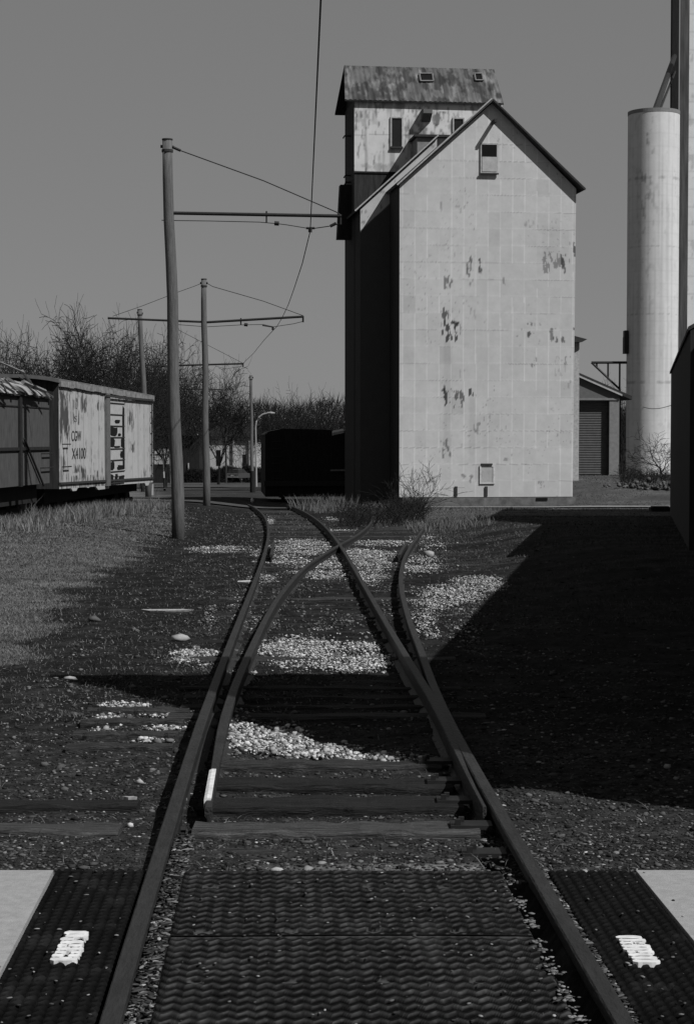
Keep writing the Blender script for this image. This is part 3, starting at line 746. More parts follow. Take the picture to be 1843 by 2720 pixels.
# rear tower with cupola
ur0 = uh(941, 300, P2)[0]; ur1 = uh(1333, 290, P2)[0]; hbt = uh(941, 456, P2)[1]; hev = uh(941, 268, P2)[1]
PD = 2.9
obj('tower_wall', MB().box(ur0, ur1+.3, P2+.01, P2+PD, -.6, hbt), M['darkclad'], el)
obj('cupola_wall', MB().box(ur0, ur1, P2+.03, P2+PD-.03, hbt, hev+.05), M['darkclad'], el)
def cup_col(U, Hh, px, py):
    c = .48*(1+.22*(fbm(U*1.1, Hh*1.1, 81, 4)-.5)); st_ = fbm(U*7, Hh*.9, 82, 4); c = c*(1-.35*S(st_, .52, .75)); c = c*(1-.5*S(fbm(U*10, Hh*3, 83, 3), .62, .75))
    c = c*(1-.3*(np.abs(py-358) < 1.3)); 
    for x0, y0, x1, y1, s_ in [(1150,305,1180,330,1),(1105,300,1125,370,.6),(1085,340,1110,380,.6),(1180,330,1210,350,.4),(1010,275,1150,290,.5),(980,290,1000,330,.3),(945,275,965,340,.4),(1130,340,1200,360,.4),(940,440,1060,456,.4)]:
        dd = 1-np.maximum(np.abs(px-(x0+x1)/2)/((x1-x0)/2+10), np.abs(py-(y0+y1)/2)/((y1-y0)/2+10)); c = c*(1-.7*s_*S(fbm(U*6, Hh*4, 84, 4)+dd*.3-.6, 0, .15)*(dd > 0))
    return c
facade('cupola_front', ur0, ur1, lambda u: 0*u + hev + .02, hbt, P2, cup_col, M['panel'], el, .04)
obj('tower_band', MB().box(ur0-.03, ur1, P2-.03, P2+.02, hbt-.05, hbt+.02), M['blackclad'], el)
# cupola roof: ridge parallel to the front
rm = P2 + PD/2
rl = uh(914, 174, rm)[0]; rr = uh(1312, 181, rm)[0]; hrd = uh(914, 174, rm)[1]; hfe = uh(928, 264, P2-.15)[1]; rr2 = uh(1337, 266, P2-.15)[0]; rl2 = uh(916, 262, P2-.15)[0]
def roofcol(U, T):
    c = .085*(1+.5*(fbm(U*5, T*3, 91, 4)-.5)); dk = fbm(U*4.5, T*1.6, 92, 5); c = c*(1-.6*S(dk, .42, .62)); c = c*(1 + .7*S(fbm(U*7, T*.9, 94, 4), .55, .72)); seam = np.abs((U*1.6) % 1 - .5) > .46; c = np.where(seam, c*.75, c)
    c = c * (1 - .35*S(fbm(U*8, T*1.0, 93, 3), .5, .7))
    return c
nu, nv = 200, 80
t = np.linspace(0, 1, nu)[None, :].repeat(nv, 0); T = np.linspace(0, 1, nv)[:, None].repeat(nu, 1)
U = (rl2+t*(rr2-rl2))*(1-T) + (rl+t*(rr-rl))*T; Yv = (P2-.15)*(1-T) + rm*T; Hv = hfe*(1-T) + hrd*T
Hv = Hv + .012*np.sin(U*2*PI/.2)
npobj('cupola_roof', np.stack([U, Yv, Hv], -1).reshape(-1, 3), gridfaces(nv, nu), M['panel'], el, col=roofcol(U, T*3).ravel())
bk = MB(); yb = rm + (rm-(P2-.15))
bk.add([(rl2, P2-.15, hfe-.07), (rr2, P2-.15, hfe-.07), (rr, rm, hrd-.07), (rl, rm, hrd-.07), (rl2, P2-.15, hfe-.015), (rr2, P2-.15, hfe-.015), (rr, rm, hrd-.015), (rl, rm, hrd-.015)],
       [(0,1,2,3),(0,4,5,1),(1,5,6,2),(3,7,4,0),(4,7,6,5)])
bk.add([(rl, rm, hrd-.07), (rr, rm, hrd-.07), (rr2, yb, hfe-.07), (rl2, yb, hfe-.07), (rl, rm, hrd), (rr, rm, hrd), (rr2, yb, hfe), (rl2, yb, hfe)],
       [(0,1,2,3),(4,7,6,5),(0,4,5,1),(1,5,6,2),(2,6,7,3),(3,7,4,0)])
obj('cupola_roof_back', bk, M['blackclad'], el, fix=False)
obj('cupola_gable', MB().prismx([(P2+.05, hfe-.1), (P2+PD-.05, hfe-.1), (rm, hrd-.12)], ur0+.02, ur0+.12), M['blackclad'], el)
obj('cupola_gable', MB().prismx([(P2+.05, hfe-.1), (P2+PD-.05, hfe-.1), (rm, hrd-.12)], ur1-.12, ur1-.02), M['blackclad'], el)
def roofpt(px, py):                            # point on the front slope
    for k in range(200):
        y = P2-.15 + (rm-P2+.15)*k/199; u, h = uh(px, py, y)
        if h <= hfe + (hrd-hfe)*k/199 + .001 and False: break
    best = min(range(200), key=lambda k: abs(uh(px, py, P2-.15+(rm-P2+.15)*k/199)[1] - (hfe+(hrd-hfe)*k/199)))
    y = P2-.15+(rm-P2+.15)*best/199; return uh(px, py, y)[0], y, hfe+(hrd-hfe)*best/199
for (x0, y0, x1, y1) in [(1116, 199, 1150, 219), (1262, 199, 1282, 217)]:
    A = roofpt(x0, y1); B = roofpt(x1, y1); C_ = roofpt(x1-3, y0); D_ = roofpt(x0-3, y0)
    hl_ = MB(); up = Vector((0, -.04, .05))
    pts = [Vector(A), Vector(B), Vector(C_), Vector(D_)]
    hl_.add([p+up*.5 for p in pts], [(0,1,2,3)])
    sk = obj('skylight', hl_, M['dark'], el)
    fr_ = MB()
    for i in range(4): fr_.tube([pts[i]+up, pts[(i+1) % 4]+up], .035, 4)
    obj('skylight_frame', fr_, M['shedpost'], sk)
for (x0, y0, x1, y1) in [(1040, 314, 1066, 390), (1205, 316, 1229, 390)]:
    a0, b0 = uh(x0, y0, P2); a1, b1 = uh(x1, y1, P2)
    w = obj('cupola_window', MB().box(a0, a1, P2-.012, P2-.004, b1, b0), M['glass'], el)
    fm = MB().box(a0-.06, a0, P2-.06, P2-.0, b1-.04, b0+.05).box(a1, a1+.05, P2-.06, P2, b1-.04, b0+.05).box(a0, a1, P2-.06, P2, b0, b0+.05)
    obj('window_frame', fm, M['trim'], w); obj('sill', MB().box(a0-.05, a1+.05, P2-.11, P2, b1-.08, b1-.0), M['darktrim'], w)
a0, b0 = uh(1123, 287, P2-.4); a1, b1 = uh(1147, 312, P2-.4)
hd = MB().prismx([(P2-.02, b0), (P2-.5, b0-.05), (P2-.5, b1+.15), (P2-.02, b1-.12)], a0, a1); obj('vent_hood', hd, M['mid'], el)
# penthouse joining the cupola to the front roof
a0, b0 = uh(1108, 364, P2-1.3); a1 = uh(1232, 364, P2-1.3)[0]
ph = obj('penthouse', MB().box(a0, a1, P2-1.3, P2-.02, b0-3, b0), M['shedpost'], el)
obj('penthouse_roof', MB().box(a0-.12, a1+.1, P2-1.42, P2-.02, b0+.003, b0+.09), M['darktrim'], ph)
# hanging door on the dark side wall, small hooks, roof scrap
a0, b0 = uh(904, 492, P2+1.0); a1, b1 = uh(921, 636, P2+1.0)
obj('side_chute', MB().add([(a0-.02, P2+.8, b0),(a1+.3, P2+.8, b0),(a1+.3, P2+1.3, b0),(a0-.02, P2+1.3, b0),(a0-.14, P2+.8, b1),(a1+.3, P2+.8, b1),(a1+.3, P2+1.3, b1),(a0-.14, P2+1.3, b1)], [(0,3,2,1),(4,5,6,7),(0,1,5,4),(1,2,6,5),(2,3,7,6),(3,0,4,7)]), M['blackclad'], el)
for (x, yq) in [(917, 466), (919, 484), (915, 361)]:
    a, b = uh(x, yq, P2+1); obj('wall_hook', MB().tube([(a+.35, P2+1, b), (a, P2+1, b), (a-.06, P2+1, b-.1)], .035, 6), M['iron'], el)
# lower bulge of the dark wall at its foot
a0 = uh(912, 1100, P2+.5)[0]; hb = uh(912, 1065, P2+.5)[1]; hb2 = uh(921, 1010, P2+.5)[1]
# rear right annex with its own eave
c = 6.5
a0, b0 = uh(1526, 880, c); a1, b1 = uh(1538, 908, c); a2, b2 = uh(1554, 902, c)
an = obj('annex_wall', MB().box(Wd-.3, a1, c, c+2.6, -.5, b1), M['trim'], el)
obj('annex_roof', MB().prism([(Wd-.2, b0+.25), (a2, b2), (a1+.03, b2-.12), (Wd-.2, b1-.02)], c-.3, c+2.8), M['darktrim'], an)

# ------------------------------------------------------------------ garage beside the elevator
go = at(1505, 1262, 82.0); gr = math.radians(3); G = Fr(go, gr)
ga = thing('garage', 'low lean-to garage with ribbed roll-up door right of the elevator', 'garage', go, gr)
g = lambda px, py, c=0: G.uv(px, py, c)
u0 = -.3; ud = g(1617, 1200)[0]; ue = g(1643, 1200)[0]; hd = g(1600, 1063)[1]; hE = g(1640, 1048)[1]; hL = g(1524, 997)[1]
sl = (hE-hL)/(g(1640, 1048)[0]-g(1524, 997)[0]); h0 = hL + sl*(u0-g(1524, 997)[0]); hW = h0 + sl*(ue-u0)
obj('gable_wall', MB().prism([(u0, hd), (ud, hd), (ue, hd), (ue, hW), (u0, h0)], 0, 6), M['shed'], ga)
obj('corner_post', MB().box(ud, ue, 0, 6, -.4, hd-.003), M['shedpost'], ga)
obj('header', MB().box(u0, ue, -.04, -.003, hd-.0, hd+.09), M['shedpost'], ga)
db = .3; nsl = 44
dr = MB(); yy0 = db
for i in range(nsl):
    z0 = hd*i/nsl; z1 = hd*(i+1)/nsl; dr.add([(u0, db, z0), (ud-.02, db, z0), (ud-.02, db-.035, (z0*.35+z1*.65)), (u0, db-.035, (z0*.35+z1*.65)), (ud-.02, db, z1), (u0, db, z1)], [(0,1,2,3),(3,2,4,5)])
obj('roll_up_door', dr, M['shed'], ga, fix=False)
obj('door_box', MB().box(u0, ud, .35, 5.9, -.3, hd-.004), M['dark'], ga)
rfm = MB(); e = 1.0
rfm.prism([(u0, h0+.03), (ue+.55, hW+.03+sl*.55), (ue+.55, hW+.2+sl*.55), (u0, h0+.2)], -.12, 6.4); obj('roof', rfm, M['darktrim'], ga)
obj('fascia', MB().prism([(u0, h0+.0), (ue+.1, hW+.0+sl*.1), (ue+.1, hW+.08+sl*.1), (u0, h0+.08)], -.16, -.123), M['white'], ga)
# truss bracket sticking out of the silo
# ------------------------------------------------------------------ silo, white tower, leg and spout
SY = 112.0
sc = at(1729, 1240, SY); rad = (1796-1661)/2/F*SY
stop = at(1729, 303, SY).z; sb = gz(sc.x, SY) - .5
nu, nv = 96, 260
A_ = np.linspace(0, 2*PI, nu)[None, :].repeat(nv, 0); Zs = np.linspace(sb, stop, nv)[:, None].repeat(nu, 1)
c = .50*(1+.10*(fbm(A_*3, Zs*.3, 101, 4)-.5)); c = c*(1-.16*S(fbm(A_*22, Zs*.12, 103, 3), .52, .75)); n_ = fbm(A_*9, Zs*1.9, 102, 5)
band = np.exp(-((A_-4.25)/.28)**2); c = c*(1-.5*band*S(n_, .58, .70)*S(Zs, stop-14, stop-2)); c = c*(1-.12*S(n_, .66, .74)); c = c*(1-.05*(((Zs-sb) % .75) < .07)); c = c*(1-.3*(np.abs(((Zs-sb) % 4.1)-2) < .05)*S(n_, .4, .6))
silo = thing('silo', 'slender pale concrete silo standing behind the garage', 'silo', (sc.x, SY, 0))
npobj('silo_wall', np.stack([rad*np.cos(A_), rad*np.sin(A_), Zs], -1).reshape(-1, 3), gridfaces(nv, nu), M['tower'], silo, col=c.ravel())
obj('silo_cap', MB().tube([(0,0,stop-.1), (0,0,stop+.12)], rad+.015, 64), M['shedpost'], silo, smooth=False)
bx = at(1664, 905, SY); lb = obj('junction_box', MB().box(-rad-.22, -rad+.02, -.5, .2, bx.z-.8, bx.z+.2).box(-rad-.2, -rad, -.5, .2, bx.z+.2, bx.z+.6), M['iron'], silo)
a = at(1570, 963, SY).x - sc.x; za = at(1570, 963, SY).z; zb = at(1645, 1034, SY).z; xb = at(1645, 1034, SY).x - sc.x
br = MB(); br.tube([(a, 0, za), (-rad+.1, 0, za)], .09, 6); br.tube([(a, 0, za), (xb, 0, zb)], .07, 6)
for px in (1584, 1614, 1645):
    x = at(px, 963, SY).x - sc.x; t = (x-a)/(xb-a); br.tube([(x, 0, za), (x, 0, za+(zb-za)*t)], .06, 6)
br.tube([(xb, 0, zb), (xb+.05, 0, zb-4)], .06, 6)
obj('truss_arm', br, M['iron'], silo)
TY = 138.0
tfr = Fr(at(1821, 1240, TY), math.radians(7)); to = tfr.o
tw = thing('concrete_tower', 'towering white grain tower at the right edge of the picture', 'tower', to, math.radians(7))
tb = gz(to.x, TY) - to.z - 1
TH = 44.0
# depth of the shaded west face from the picture
dep = 1.0
for k in range(400):
    q = tfr.w(0, dep, 0)
    if proj(q.x, q.y, q.z)[0] < 1797: break
    dep += .05
def tcol(U, Hh, px, py): return .50*(1+.12*(fbm(U*.8, Hh*.3, 111, 4)-.5))*(1-.25*S(fbm(U*3, Hh*1.2, 112, 4), .62, .72))*(1-.15*(np.abs((Hh % 1.3)-.05) < .05))
def box_wall(u0, u1, c): pass
FRAME[0] = tfr
facade('tower_front', 0, 9, lambda u: 0*u+TH, tb, 0, tcol, M['tower'], tw, .12)
obj('tower_side', MB().box(0.0, 9, .01, dep, tb, TH), mat('stained side', .42, .85, 1.2, .5, .2, 8, stretch=(1, 1, .2)), tw)
FRAME[0] = E
LY = 158.0
l0 = at(1782, 400, LY); l1 = at(1800, 400, LY)
lg = thing('elevator_leg', 'dark conveyor leg rising behind the white tower', 'conveyor', (l0.x, LY, 0))
obj('leg_casing', MB().box(0, l1.x-l0.x, 0, .8, gz(l0.x, LY)-1, 60), M['blackclad'], lg)
q0 = at(1790, 150, LY); q1 = at(1737, 300, SY+.2); q0b = at(1792, 190, LY); q1b = at(1748, 300, SY+.2)
obj('spout', MB().tube([(q0.x-l0.x, 0, q0.z), (q1.x-l0.x, q1.y-LY, q1.z)], .22, 8), M['iron'], lg)
obj('spout_brace', MB().tube([(q0b.x-l0.x, 0, q0b.z), (q1b.x-l0.x, q1b.y-LY, q1b.z)], .09, 6), M['iron'], lg)
# cable across the silo
c0, c1 = at(1660, 1052, 118), at(1790, 1074, 100)
tag(obj('cable', MB().tube([c0.lerp(c1, i/10) - Vector((0, 0, .5*math.sin(PI*i/10))) for i in range(11)], .018, 5), M['wire']), 'thin sagging cable crossing in front of the silo', 'cable')

# ------------------------------------------------------------------ shed A on the right (long wall facing the track)
ZF = 54.0
fe = at(1781, 990, ZF); ne = at(1833, 872, ZF * (HOR-990) / (HOR-872))
d_ = Vector((ne.x-fe.x, ne.y-fe.y)); rot = math.atan2(d_.y, d_.x); LA = d_.length
gzA = gz(fe.x, fe.y); A0 = (fe.x, fe.y, gzA)
sa = thing('long_shed', 'dark long shed with pale gable end at the right edge', 'shed', A0, rot)
eh = (fe.z+ne.z)/2 - gzA; Wa = 7.0; rh_ = eh + 1.9
obj('west_wall', MB().box(0, LA, 0, .12, -.6, eh-.02), M['darkclad'], sa)
obj('east_wall', MB().box(0, LA, Wa-.12, Wa, -.6, eh-.02), M['darkclad'], sa)
obj('gable_end', MB().prismx([(.121, -.6), (Wa-.121, -.6), (Wa-.121, eh-.02), (Wa/2, rh_-.05), (.121, eh-.02)], LA-.12, LA), M['white'], sa)
obj('far_gable', MB().prismx([(.121, -.6), (Wa-.121, -.6), (Wa-.121, eh-.02), (Wa/2, rh_-.05), (.121, eh-.02)], 0, .12), M['darkclad'], sa)
rfA = MB().prismx([(-.04, eh-.04), (Wa/2, rh_), (Wa+.12, eh-.06), (Wa+.12, eh+.03), (Wa/2, rh_+.1), (-.04, eh+.03)], -.08, LA+.02); obj('roof', rfA, M['shingle'], sa)
dp_ = Fr(A0, rot).uv(1806, 1150)


# ------------------------------------------------------------------ unseen buildings beside the track, shaped to cast the ground shadows
kx, ky = math.sin(SUN_AZ)/math.tan(SUN_EL), math.cos(SUN_AZ)/math.tan(SUN_EL)
def backx(px, py, x0):                       # the point on the plane x = x0 whose shadow lands on that ground point
    p = hit(px, py); h = (x0 - p.x)/kx; return p.y - h*ky, p.z + h
def shadow_gable_house(name, label, x0, px_list, depth, roofm):
    t = thing(name, label, 'building', (x0, 0, 0))
    (ya, za), (yp, zp), (yb, zb), = [backx(px, py, x0) for px, py in px_list]
    obj('wall', MB().prismx([(ya, -1.6), (yb, -1.6), (yb, zb), (yp, zp), (ya, za)], 0, depth), M['darkclad'], t)
    r = MB().prismx([(ya-.05, za), (yp, zp), (yp, zp+.08), (ya-.15, za+.02)], -.06, depth+.3); r.prismx([(yb+.05, zb), (yp, zp), (yp, zp+.08), (yb+.15, zb+.02)], -.06, depth+.3)
    obj('roof', r, M[roofm], t); return t
shadow_gable_house('shadow_gable', 'unseen steep gabled building beside the crossing, shaped to cast the near pointed shadow', 3.2, [(1290, 2072), (165, 1790), (1015, 1812)], 5, 'shingle')
# unseen long shed between them, placed so its eave casts the diagonal shadow edge
pts = [backx(px, py, x0) for px, py, x0 in [(1123, 1720, 3.6)]]
pA = hit(1112, 1735); pB = hit(1405, 1470); 
hh = 4.4
wa = Vector((pA.x + hh*kx, pA.y - hh*ky)); wb = Vector((pB.x + hh*kx, pB.y - hh*ky)); dd = (wb-wa); rt = math.atan2(dd.y, dd.x)
wa2 = wa - dd.normalized()*2.1
sb_ = thing('shadow_shed', 'unseen long low shed off the right edge, shaped to cast the diagonal shadow edge', 'shed', (wa2.x, wa2.y, 0), rt)
Lb = (wb-wa2).length
obj('wall', MB().box(0, Lb, -5, 0, -2, hh-.3+pA.z), M['darkclad'], sb_)
obj('roof', MB().prismx([(.0, hh-.3+pA.z), (.06, hh+pA.z-.28), (-2.6, hh+pA.z+.9), (-5.2, hh+pA.z-.3)], -.1, Lb+.1), M['shingle'], sb_)
print('shadow shed', wa, wb, Lb, 'shedA', fe, ne, eh)
# unseen taller building, its gable shaped to throw the far pointed shadow
shadow_gable_house('shadow_gable_rear', 'unseen tall gabled building off the right edge, shaped to throw the far pointed shadow', 12.0, [(1500, 1400), (1262, 1382), (1345, 1352)], 5, 'shingle')

# ------------------------------------------------------------------ boxcars on the left
def carframe(near, far):
    d_ = Vector((far.x-near.x, far.y-near.y)); return math.atan2(d_.y, d_.x), d_.length
bn = at(158, 1299, 49.8); bf = at(407, 1281, 62.6)
rot, LB = carframe(bn, bf); B1 = Fr(bn, rot); hb = 2.93
drop = bf.z - bn.z; pitch = -math.atan2(drop, LB)
bc = thing('boxcar', 'white wooden boxcar with peeling paint and stencilled lettering standing in the grass', 'boxcar', bn, rot)
b = lambda px, py, c=0: B1.uv(px, py, c)
nu, nv = 330, 90
U = np.linspace(0, LB, nu)[None, :].repeat(nv, 0); T = np.linspace(0, 1, nv)[:, None].repeat(nu, 1)
top0 = b(158, 1010)[1]; top1 = b(407, 1053)[1]
bot_ = drop*U/LB; topv = top0 + (top1-top0)*U/LB; Hh = bot_ + T*(topv-bot_)
p = B1.o; px, py = proj(p.x + B1.u.x*U, p.y + B1.u.y*U, p.z + Hh)
pl = (U/.31); seam = np.abs(pl-np.round(pl)) < .05
c = .335*(1+.10*(vnoise(np.floor(pl)*3.3, U*0, 3)-.5)+.12*(fbm(U*.7, Hh*.7, 121, 3)-.5)); big = (np.abs(U/.95-np.round(U/.95)) < .022)
c = np.where(big, c*.45, c)
pe = fbm(U*16, Hh*3.0, 122, 5)
pv = np.zeros_like(U)
for x0, y0, x1, y1, s_ in [(158,1010,182,1180,1.5),(158,1180,178,1300,.5),(215,1058,228,1090,1.0),(216,1245,228,1272,.9),(222,1020,226,1080,.5),(196,1065,205,1085,.7),(260,1070,275,1085,.5),(343,1082,352,1140,.9),(350,1180,354,1195,.9),(385,1250,390,1262,.7),(158,1270,300,1290,.45),(190,1100,215,1120,.4),(200,1240,212,1250,.8),(410,1045,400,1290,.3),(255,1255,262,1265,.8),(158,1005,410,1040,.35)]:
    ddm = 1-np.maximum(np.abs(px-(x0+x1)/2)/(abs(x1-x0)/2+5), np.abs(py-(y0+y1)/2)/(abs(y1-y0)/2+8)); pv = np.maximum(pv, s_*np.clip(ddm*1.6, 0, 1))
msk = S(pe + pv*.26 - .62, 0, .10)*(pv > 0); c = c*(1-.82*msk); c = c*(1-.55*S(fbm(U*12, Hh*2.4, 124, 3), .70, .78))
npobj('side_wall', np.stack([U, 0*U, Hh], -1).reshape(-1, 3), gridfaces(nv, nu), M['panel'], bc, col=c.ravel())
BW = 2.9
obj('car_body', MB().add([(0,.02,0),(LB,.02,drop),(LB,BW,drop),(0,BW,0),(0,.02,top0),(LB,.02,top1),(LB,BW,top1),(0,BW,top0),(0,BW/2,top0+.12),(LB,BW/2,top1+.12)],
    [(0,3,2,1),(1,2,6,9,5),(2,3,7,6),(3,0,4,8,7),(0,1,5,4)]), M['darkclad'], bc)
rv = []; n = 10
rfm = MB()
for k in range(n+1):
    t = k/n; yv = -.04 + (BW+.08)*t; zo = .14*(1-(2*t-1)**2)**.8
    rv.append((yv, zo))
vv = []
for x, tp in ((-.12, top0), (LB+.12, top1)):
    for yv, zo in rv: vv.append((x, yv, tp+zo+.03))
    for yv, zo in rv[::-1]: vv.append((x, yv, tp+zo-.07))
m_ = 2*(n+1)
rfm.add(vv, [tuple(range(m_)), tuple(range(2*m_-1, m_-1, -1))] + [(i, (i+1) % m_, (i+1) % m_+m_, i+m_) for i in range(m_)])
obj('roof', rfm, M['mid'], bc)
eb = MB(); rr_ = random.Random(4)
for k in range(26):
    u0_ = LB*k/26; u1_ = LB*(k+1)/26-.02; z0 = top0+(top1-top0)*k/26; eb.box(u0_, u1_, -.07, -.003, z0-.16+rr_.uniform(-.02, .01), z0+.0+rr_.uniform(-.02, .04))
obj('eave_trim', eb, mat('weathered eave', .17, .85, 6, .5), bc)
# door opening with posts, ladder boards and broken panels
d0 = b(289, 1100)[0]; d1 = b(329, 1100)[0]
obj('door_post', MB().box(d0-.55, d0-.05, -.07, -.003, b(289, 1290)[1], top0+(top1-top0)*.5-.15), M['mid'], bc)
dg = MB().box(d0, d1, -.02, -.004, .2, top0-.45); dpn = obj('doorway', dg, M['white'], bc)
sl_ = MB(); patches = MB()
zb0 = b(300, 1283)[1]; zt0 = top0-.5
for k in range(8):
    z = zb0 + (zt0-zb0)*k/7; sl_.box(d0, d1, -.042, -.022, z-.014, z+.014)
obj('cross_slats', sl_, M['darktrim'], dpn)
for k, (u_, v_, w_, h_) in enumerate([(.0,.0,.25,.8),(.6,.1,.4,.5),(.35,.2,.2,.6),(.0,1.1,.3,.8),(.5,1.05,.5,.5),(.7,2.1,.3,.7),(.0,3.1,.35,.8),(.75,3.0,.25,.9),(.3,3.05,.4,.2),(.0,4.1,.55,.8),(.55,4.05,.2,.3),(.35,5.2,.35,.35),(.86,1.,.14,5.8)]):
    zs_ = (zt0-zb0)/7; x_ = d0+(d1-d0)*u_; W2 = (d1-d0)*w_; za_, zc_ = zb0+zs_*v_+.02, zb0+zs_*(v_+h_); nn = 14
    patches.prism([(x_+W2/2+W2/2*(abs(math.cos(2*PI*i/nn))**.5*(1 if math.cos(2*PI*i/nn) > 0 else -1))*rr_.uniform(.75, 1.1), (za_+zc_)/2+(zc_-za_)/2*(abs(math.sin(2*PI*i/nn))**.5*(1 if math.sin(2*PI*i/nn) > 0 else -1))*rr_.uniform(.75, 1.12)) for i in range(nn)], -.028-.0007*k, -.0215)
obj('broken_panels', patches, M['dark'], dpn)
obj('door_rail', MB().box(d0-.6, LB-.3, -.09, -.071, top0-.34, top0-.27), M['darktrim'], bc)
obj('bottom_rail', MB().add([(0,-.05,.12),(LB,-.05,.12+drop),(LB,-.003,.12+drop),(0,-.003,.12),(0,-.05,.18),(LB,-.05,.18+drop),(LB,-.003,.18+drop),(0,-.003,.18)], [(0,3,2,1),(4,5,6,7),(0,1,5,4),(1,2,6,5),(2,3,7,6),(3,0,4,7)]), M['darktrim'], bc)
# hanging sill brackets
sk = MB()
for x0, x1, x2, x3, yb_ in [(190,208,204,194,1302),(230,240,236,234,1294),(255,290,290,262,1298),(385,398,395,388,1288)]:
    A1, A2 = b(x0, 1284)[0], b(x1, 1284)[0]; A3, A4 = b(x2, 1284)[0], b(x3, 1284)[0]; zz_ = b((x0+x1)/2, yb_)[1]; zt_ = drop*A1/LB
    sk.prism([(A1, zt_), (A2, zt_), (A3, zz_-.02), (A4, zz_-.02)], .0, .06)
obj('sill_bracket', sk, M['white'], bc)
obj('underframe', MB().box(.3, LB-.3, .5, BW-.5, -.42, -.01), M['blackclad'], bc)
def truck(x):
    t = MB()
    for dx_ in (-.85, .85):
        for yv in (.72, 2.18): t.tube([(x+dx_, yv-.06, -.78), (x+dx_, yv+.06, -.78)], .42, 20)
        t.tube([(x+dx_, .7, -.78), (x+dx_, 2.2, -.78)], .07, 8)
    for yv in (.5, 2.34): t.prism([(x-1.2, -.95), (x+1.2, -.95), (x+.9, -.6), (x-.9, -.6)], yv, yv+.1)
    t.box(x-.18, x+.18, .5, 2.4, -.75, -.42); return t
for x in (1.9, LB-1.9): obj('truck', truck(x), M['blackclad'], bc)
gi = MB()
for (x0, y0, x1) in [(166, 1180, 180), (166, 1240, 182)]:
    A1, z1 = b(x0, y0); A2, _ = b(x1, y0); gi.tube([(A1, -.0, z1), (A1, -.09, z1), (A2, -.09, z1), (A2, 0, z1)], .018, 6)
obj('grab_iron', gi, M['iron'], bc)
gi = MB()
for yv in (LB-.45, LB-.12): gi.tube([(yv, -.06, .1+drop), (yv, -.06, top1-.1)], .018, 6)
for k in range(7): gi.tube([(LB-.45, -.06, .3+.36*k+drop), (LB-.12, -.06, .3+.36*k+drop)], .015, 6)
obj('ladder', gi, M['iron'], bc)
gi = MB().tube([(LB+.0, 1.45, -.05), (LB+.7, 1.45, -.08)], .1, 8).box(LB+.6, LB+.85, 1.3, 1.6, -.2, .05); obj('coupler', gi, M['iron'], bc)
gi = MB().tube([(0, 1.45, -.05), (-.6, 1.45, -.05)], .1, 8).box(-.75, -.55, 1.3, 1.6, -.2, .08); obj('coupler', gi, M['iron'], bc)
def text(body, x0, x1, z0, z1, m, parent, yoff=-.008, part='lettering'):
    cu = bpy.data.curves.new('letters', 'FONT'); cu.body = body; cu.size = 1; cu.fill_mode = 'FRONT'; cu.extrude = .002
    t = bpy.data.objects.new('letters', cu); COL.objects.link(t)
    bpy.context.view_layer.update()
    me = bpy.data.meshes.new_from_object(t.evaluated_get(bpy.context.evaluated_depsgraph_get()))
    bpy.data.objects.remove(t)
    co = np.empty(len(me.vertices)*3, np.float32); me.vertices.foreach_get('co', co); co = co.reshape(-1, 3)
    mn, mx = co.min(0), co.max(0)
    o_ = np.stack([x0+(co[:, 0]-mn[0])/(mx[0]-mn[0])*(x1-x0), yoff-(co[:, 2]-mn[2]), z0+(co[:, 1]-mn[1])/(mx[1]-mn[1])*(z1-z0)], 1)
    me.vertices.foreach_set('co', o_.astype(np.float32).ravel()); me.update(); me.materials.clear()
    return meshobj(part, me, m, parent)
def t_px(body, x0, y0, x1, y1, m):
    a_, z1 = b(x0, y0); c_, z0 = b(x1, y1); return text(body, a_, c_, z0, z1, m, bc)
t_px('CGW', 190, 1144, 216, 1171, M['letter'])
t_px('X4100', 191, 1190, 228, 1218, M['letter'])
fd = mat('faded stencil', .17, .9, 18, .7)
t_px('I', 201, 1067, 205, 1084, fd)
t_px('S', 198, 1103, 205, 1120, fd)

# nearer grey car
gf = at(133, 1293, 48.4); dirv = (B1.u.x, B1.u.y)
L2 = 12.2
g0 = Vector((gf.x - B1.u.x*L2, gf.y - B1.u.y*L2, gf.z + .1))
B2 = Fr(g0, rot); q = lambda px, py, c=0: B2.uv(px, py, c)
gc = thing('boxcar', 'grey boxcar with a broken slatted roof coupled in front of the white one', 'boxcar', g0, rot)
ht = q(100, 1053)[1]
obj('side_wall', MB().box(0, L2, 0, .08, 0, ht), M['greyw'], gc)
obj('body_core', MB().box(0.02, L2-.02, .09, BW, 0, ht+.0), M['blackclad'], gc)
uu = np.linspace(.05, L2-.05, 220)[None, :].repeat(40, 0); vv_ = np.linspace(0, 1, 40)[:, None].repeat(220, 1)
zz_ = ht + .012 + .46*np.sin(PI*vv_)**.65 + .20*(fbm(uu*1.6, vv_*4, 201, 4)-.5)*np.sin(PI*vv_)**.5
npobj('roof_cover', np.stack([uu, -.10 + (BW+.2)*vv_ + .08*(fbm(uu*2.5, vv_*0, 202, 3)-.5), zz_], -1).reshape(-1, 3), gridfaces(40, 220), M['panel'], gc, col=(.05 + .20*S(fbm(uu*1.8, vv_*5, 203, 4), .42, .62)).ravel())
obj('roof_board', MB().box(.05, L2-.05, -.08, BW+.08, ht-.03, ht+.008), M['darktrim'], gc)
for x in (1.0, 4.4): obj('side_post', MB().box(x+.0, x+.18, -.06, -.051, -.02, ht).box(x+.0, x+.18, -.051, -.003, -.02, ht), M['iron'], gc)
xpp = q(52, 1192)[0]; obj('side_post', MB().box(xpp-.1, xpp+.1, -.065, -.003, -.02, ht), M['iron'], gc)
z_ = q(60, 1192)[1]; z3 = q(60, 1080)[1]
obj('side_rail', MB().box(0, L2, -.05, -.003, z_-.04, z_+.04), M['iron'], gc)
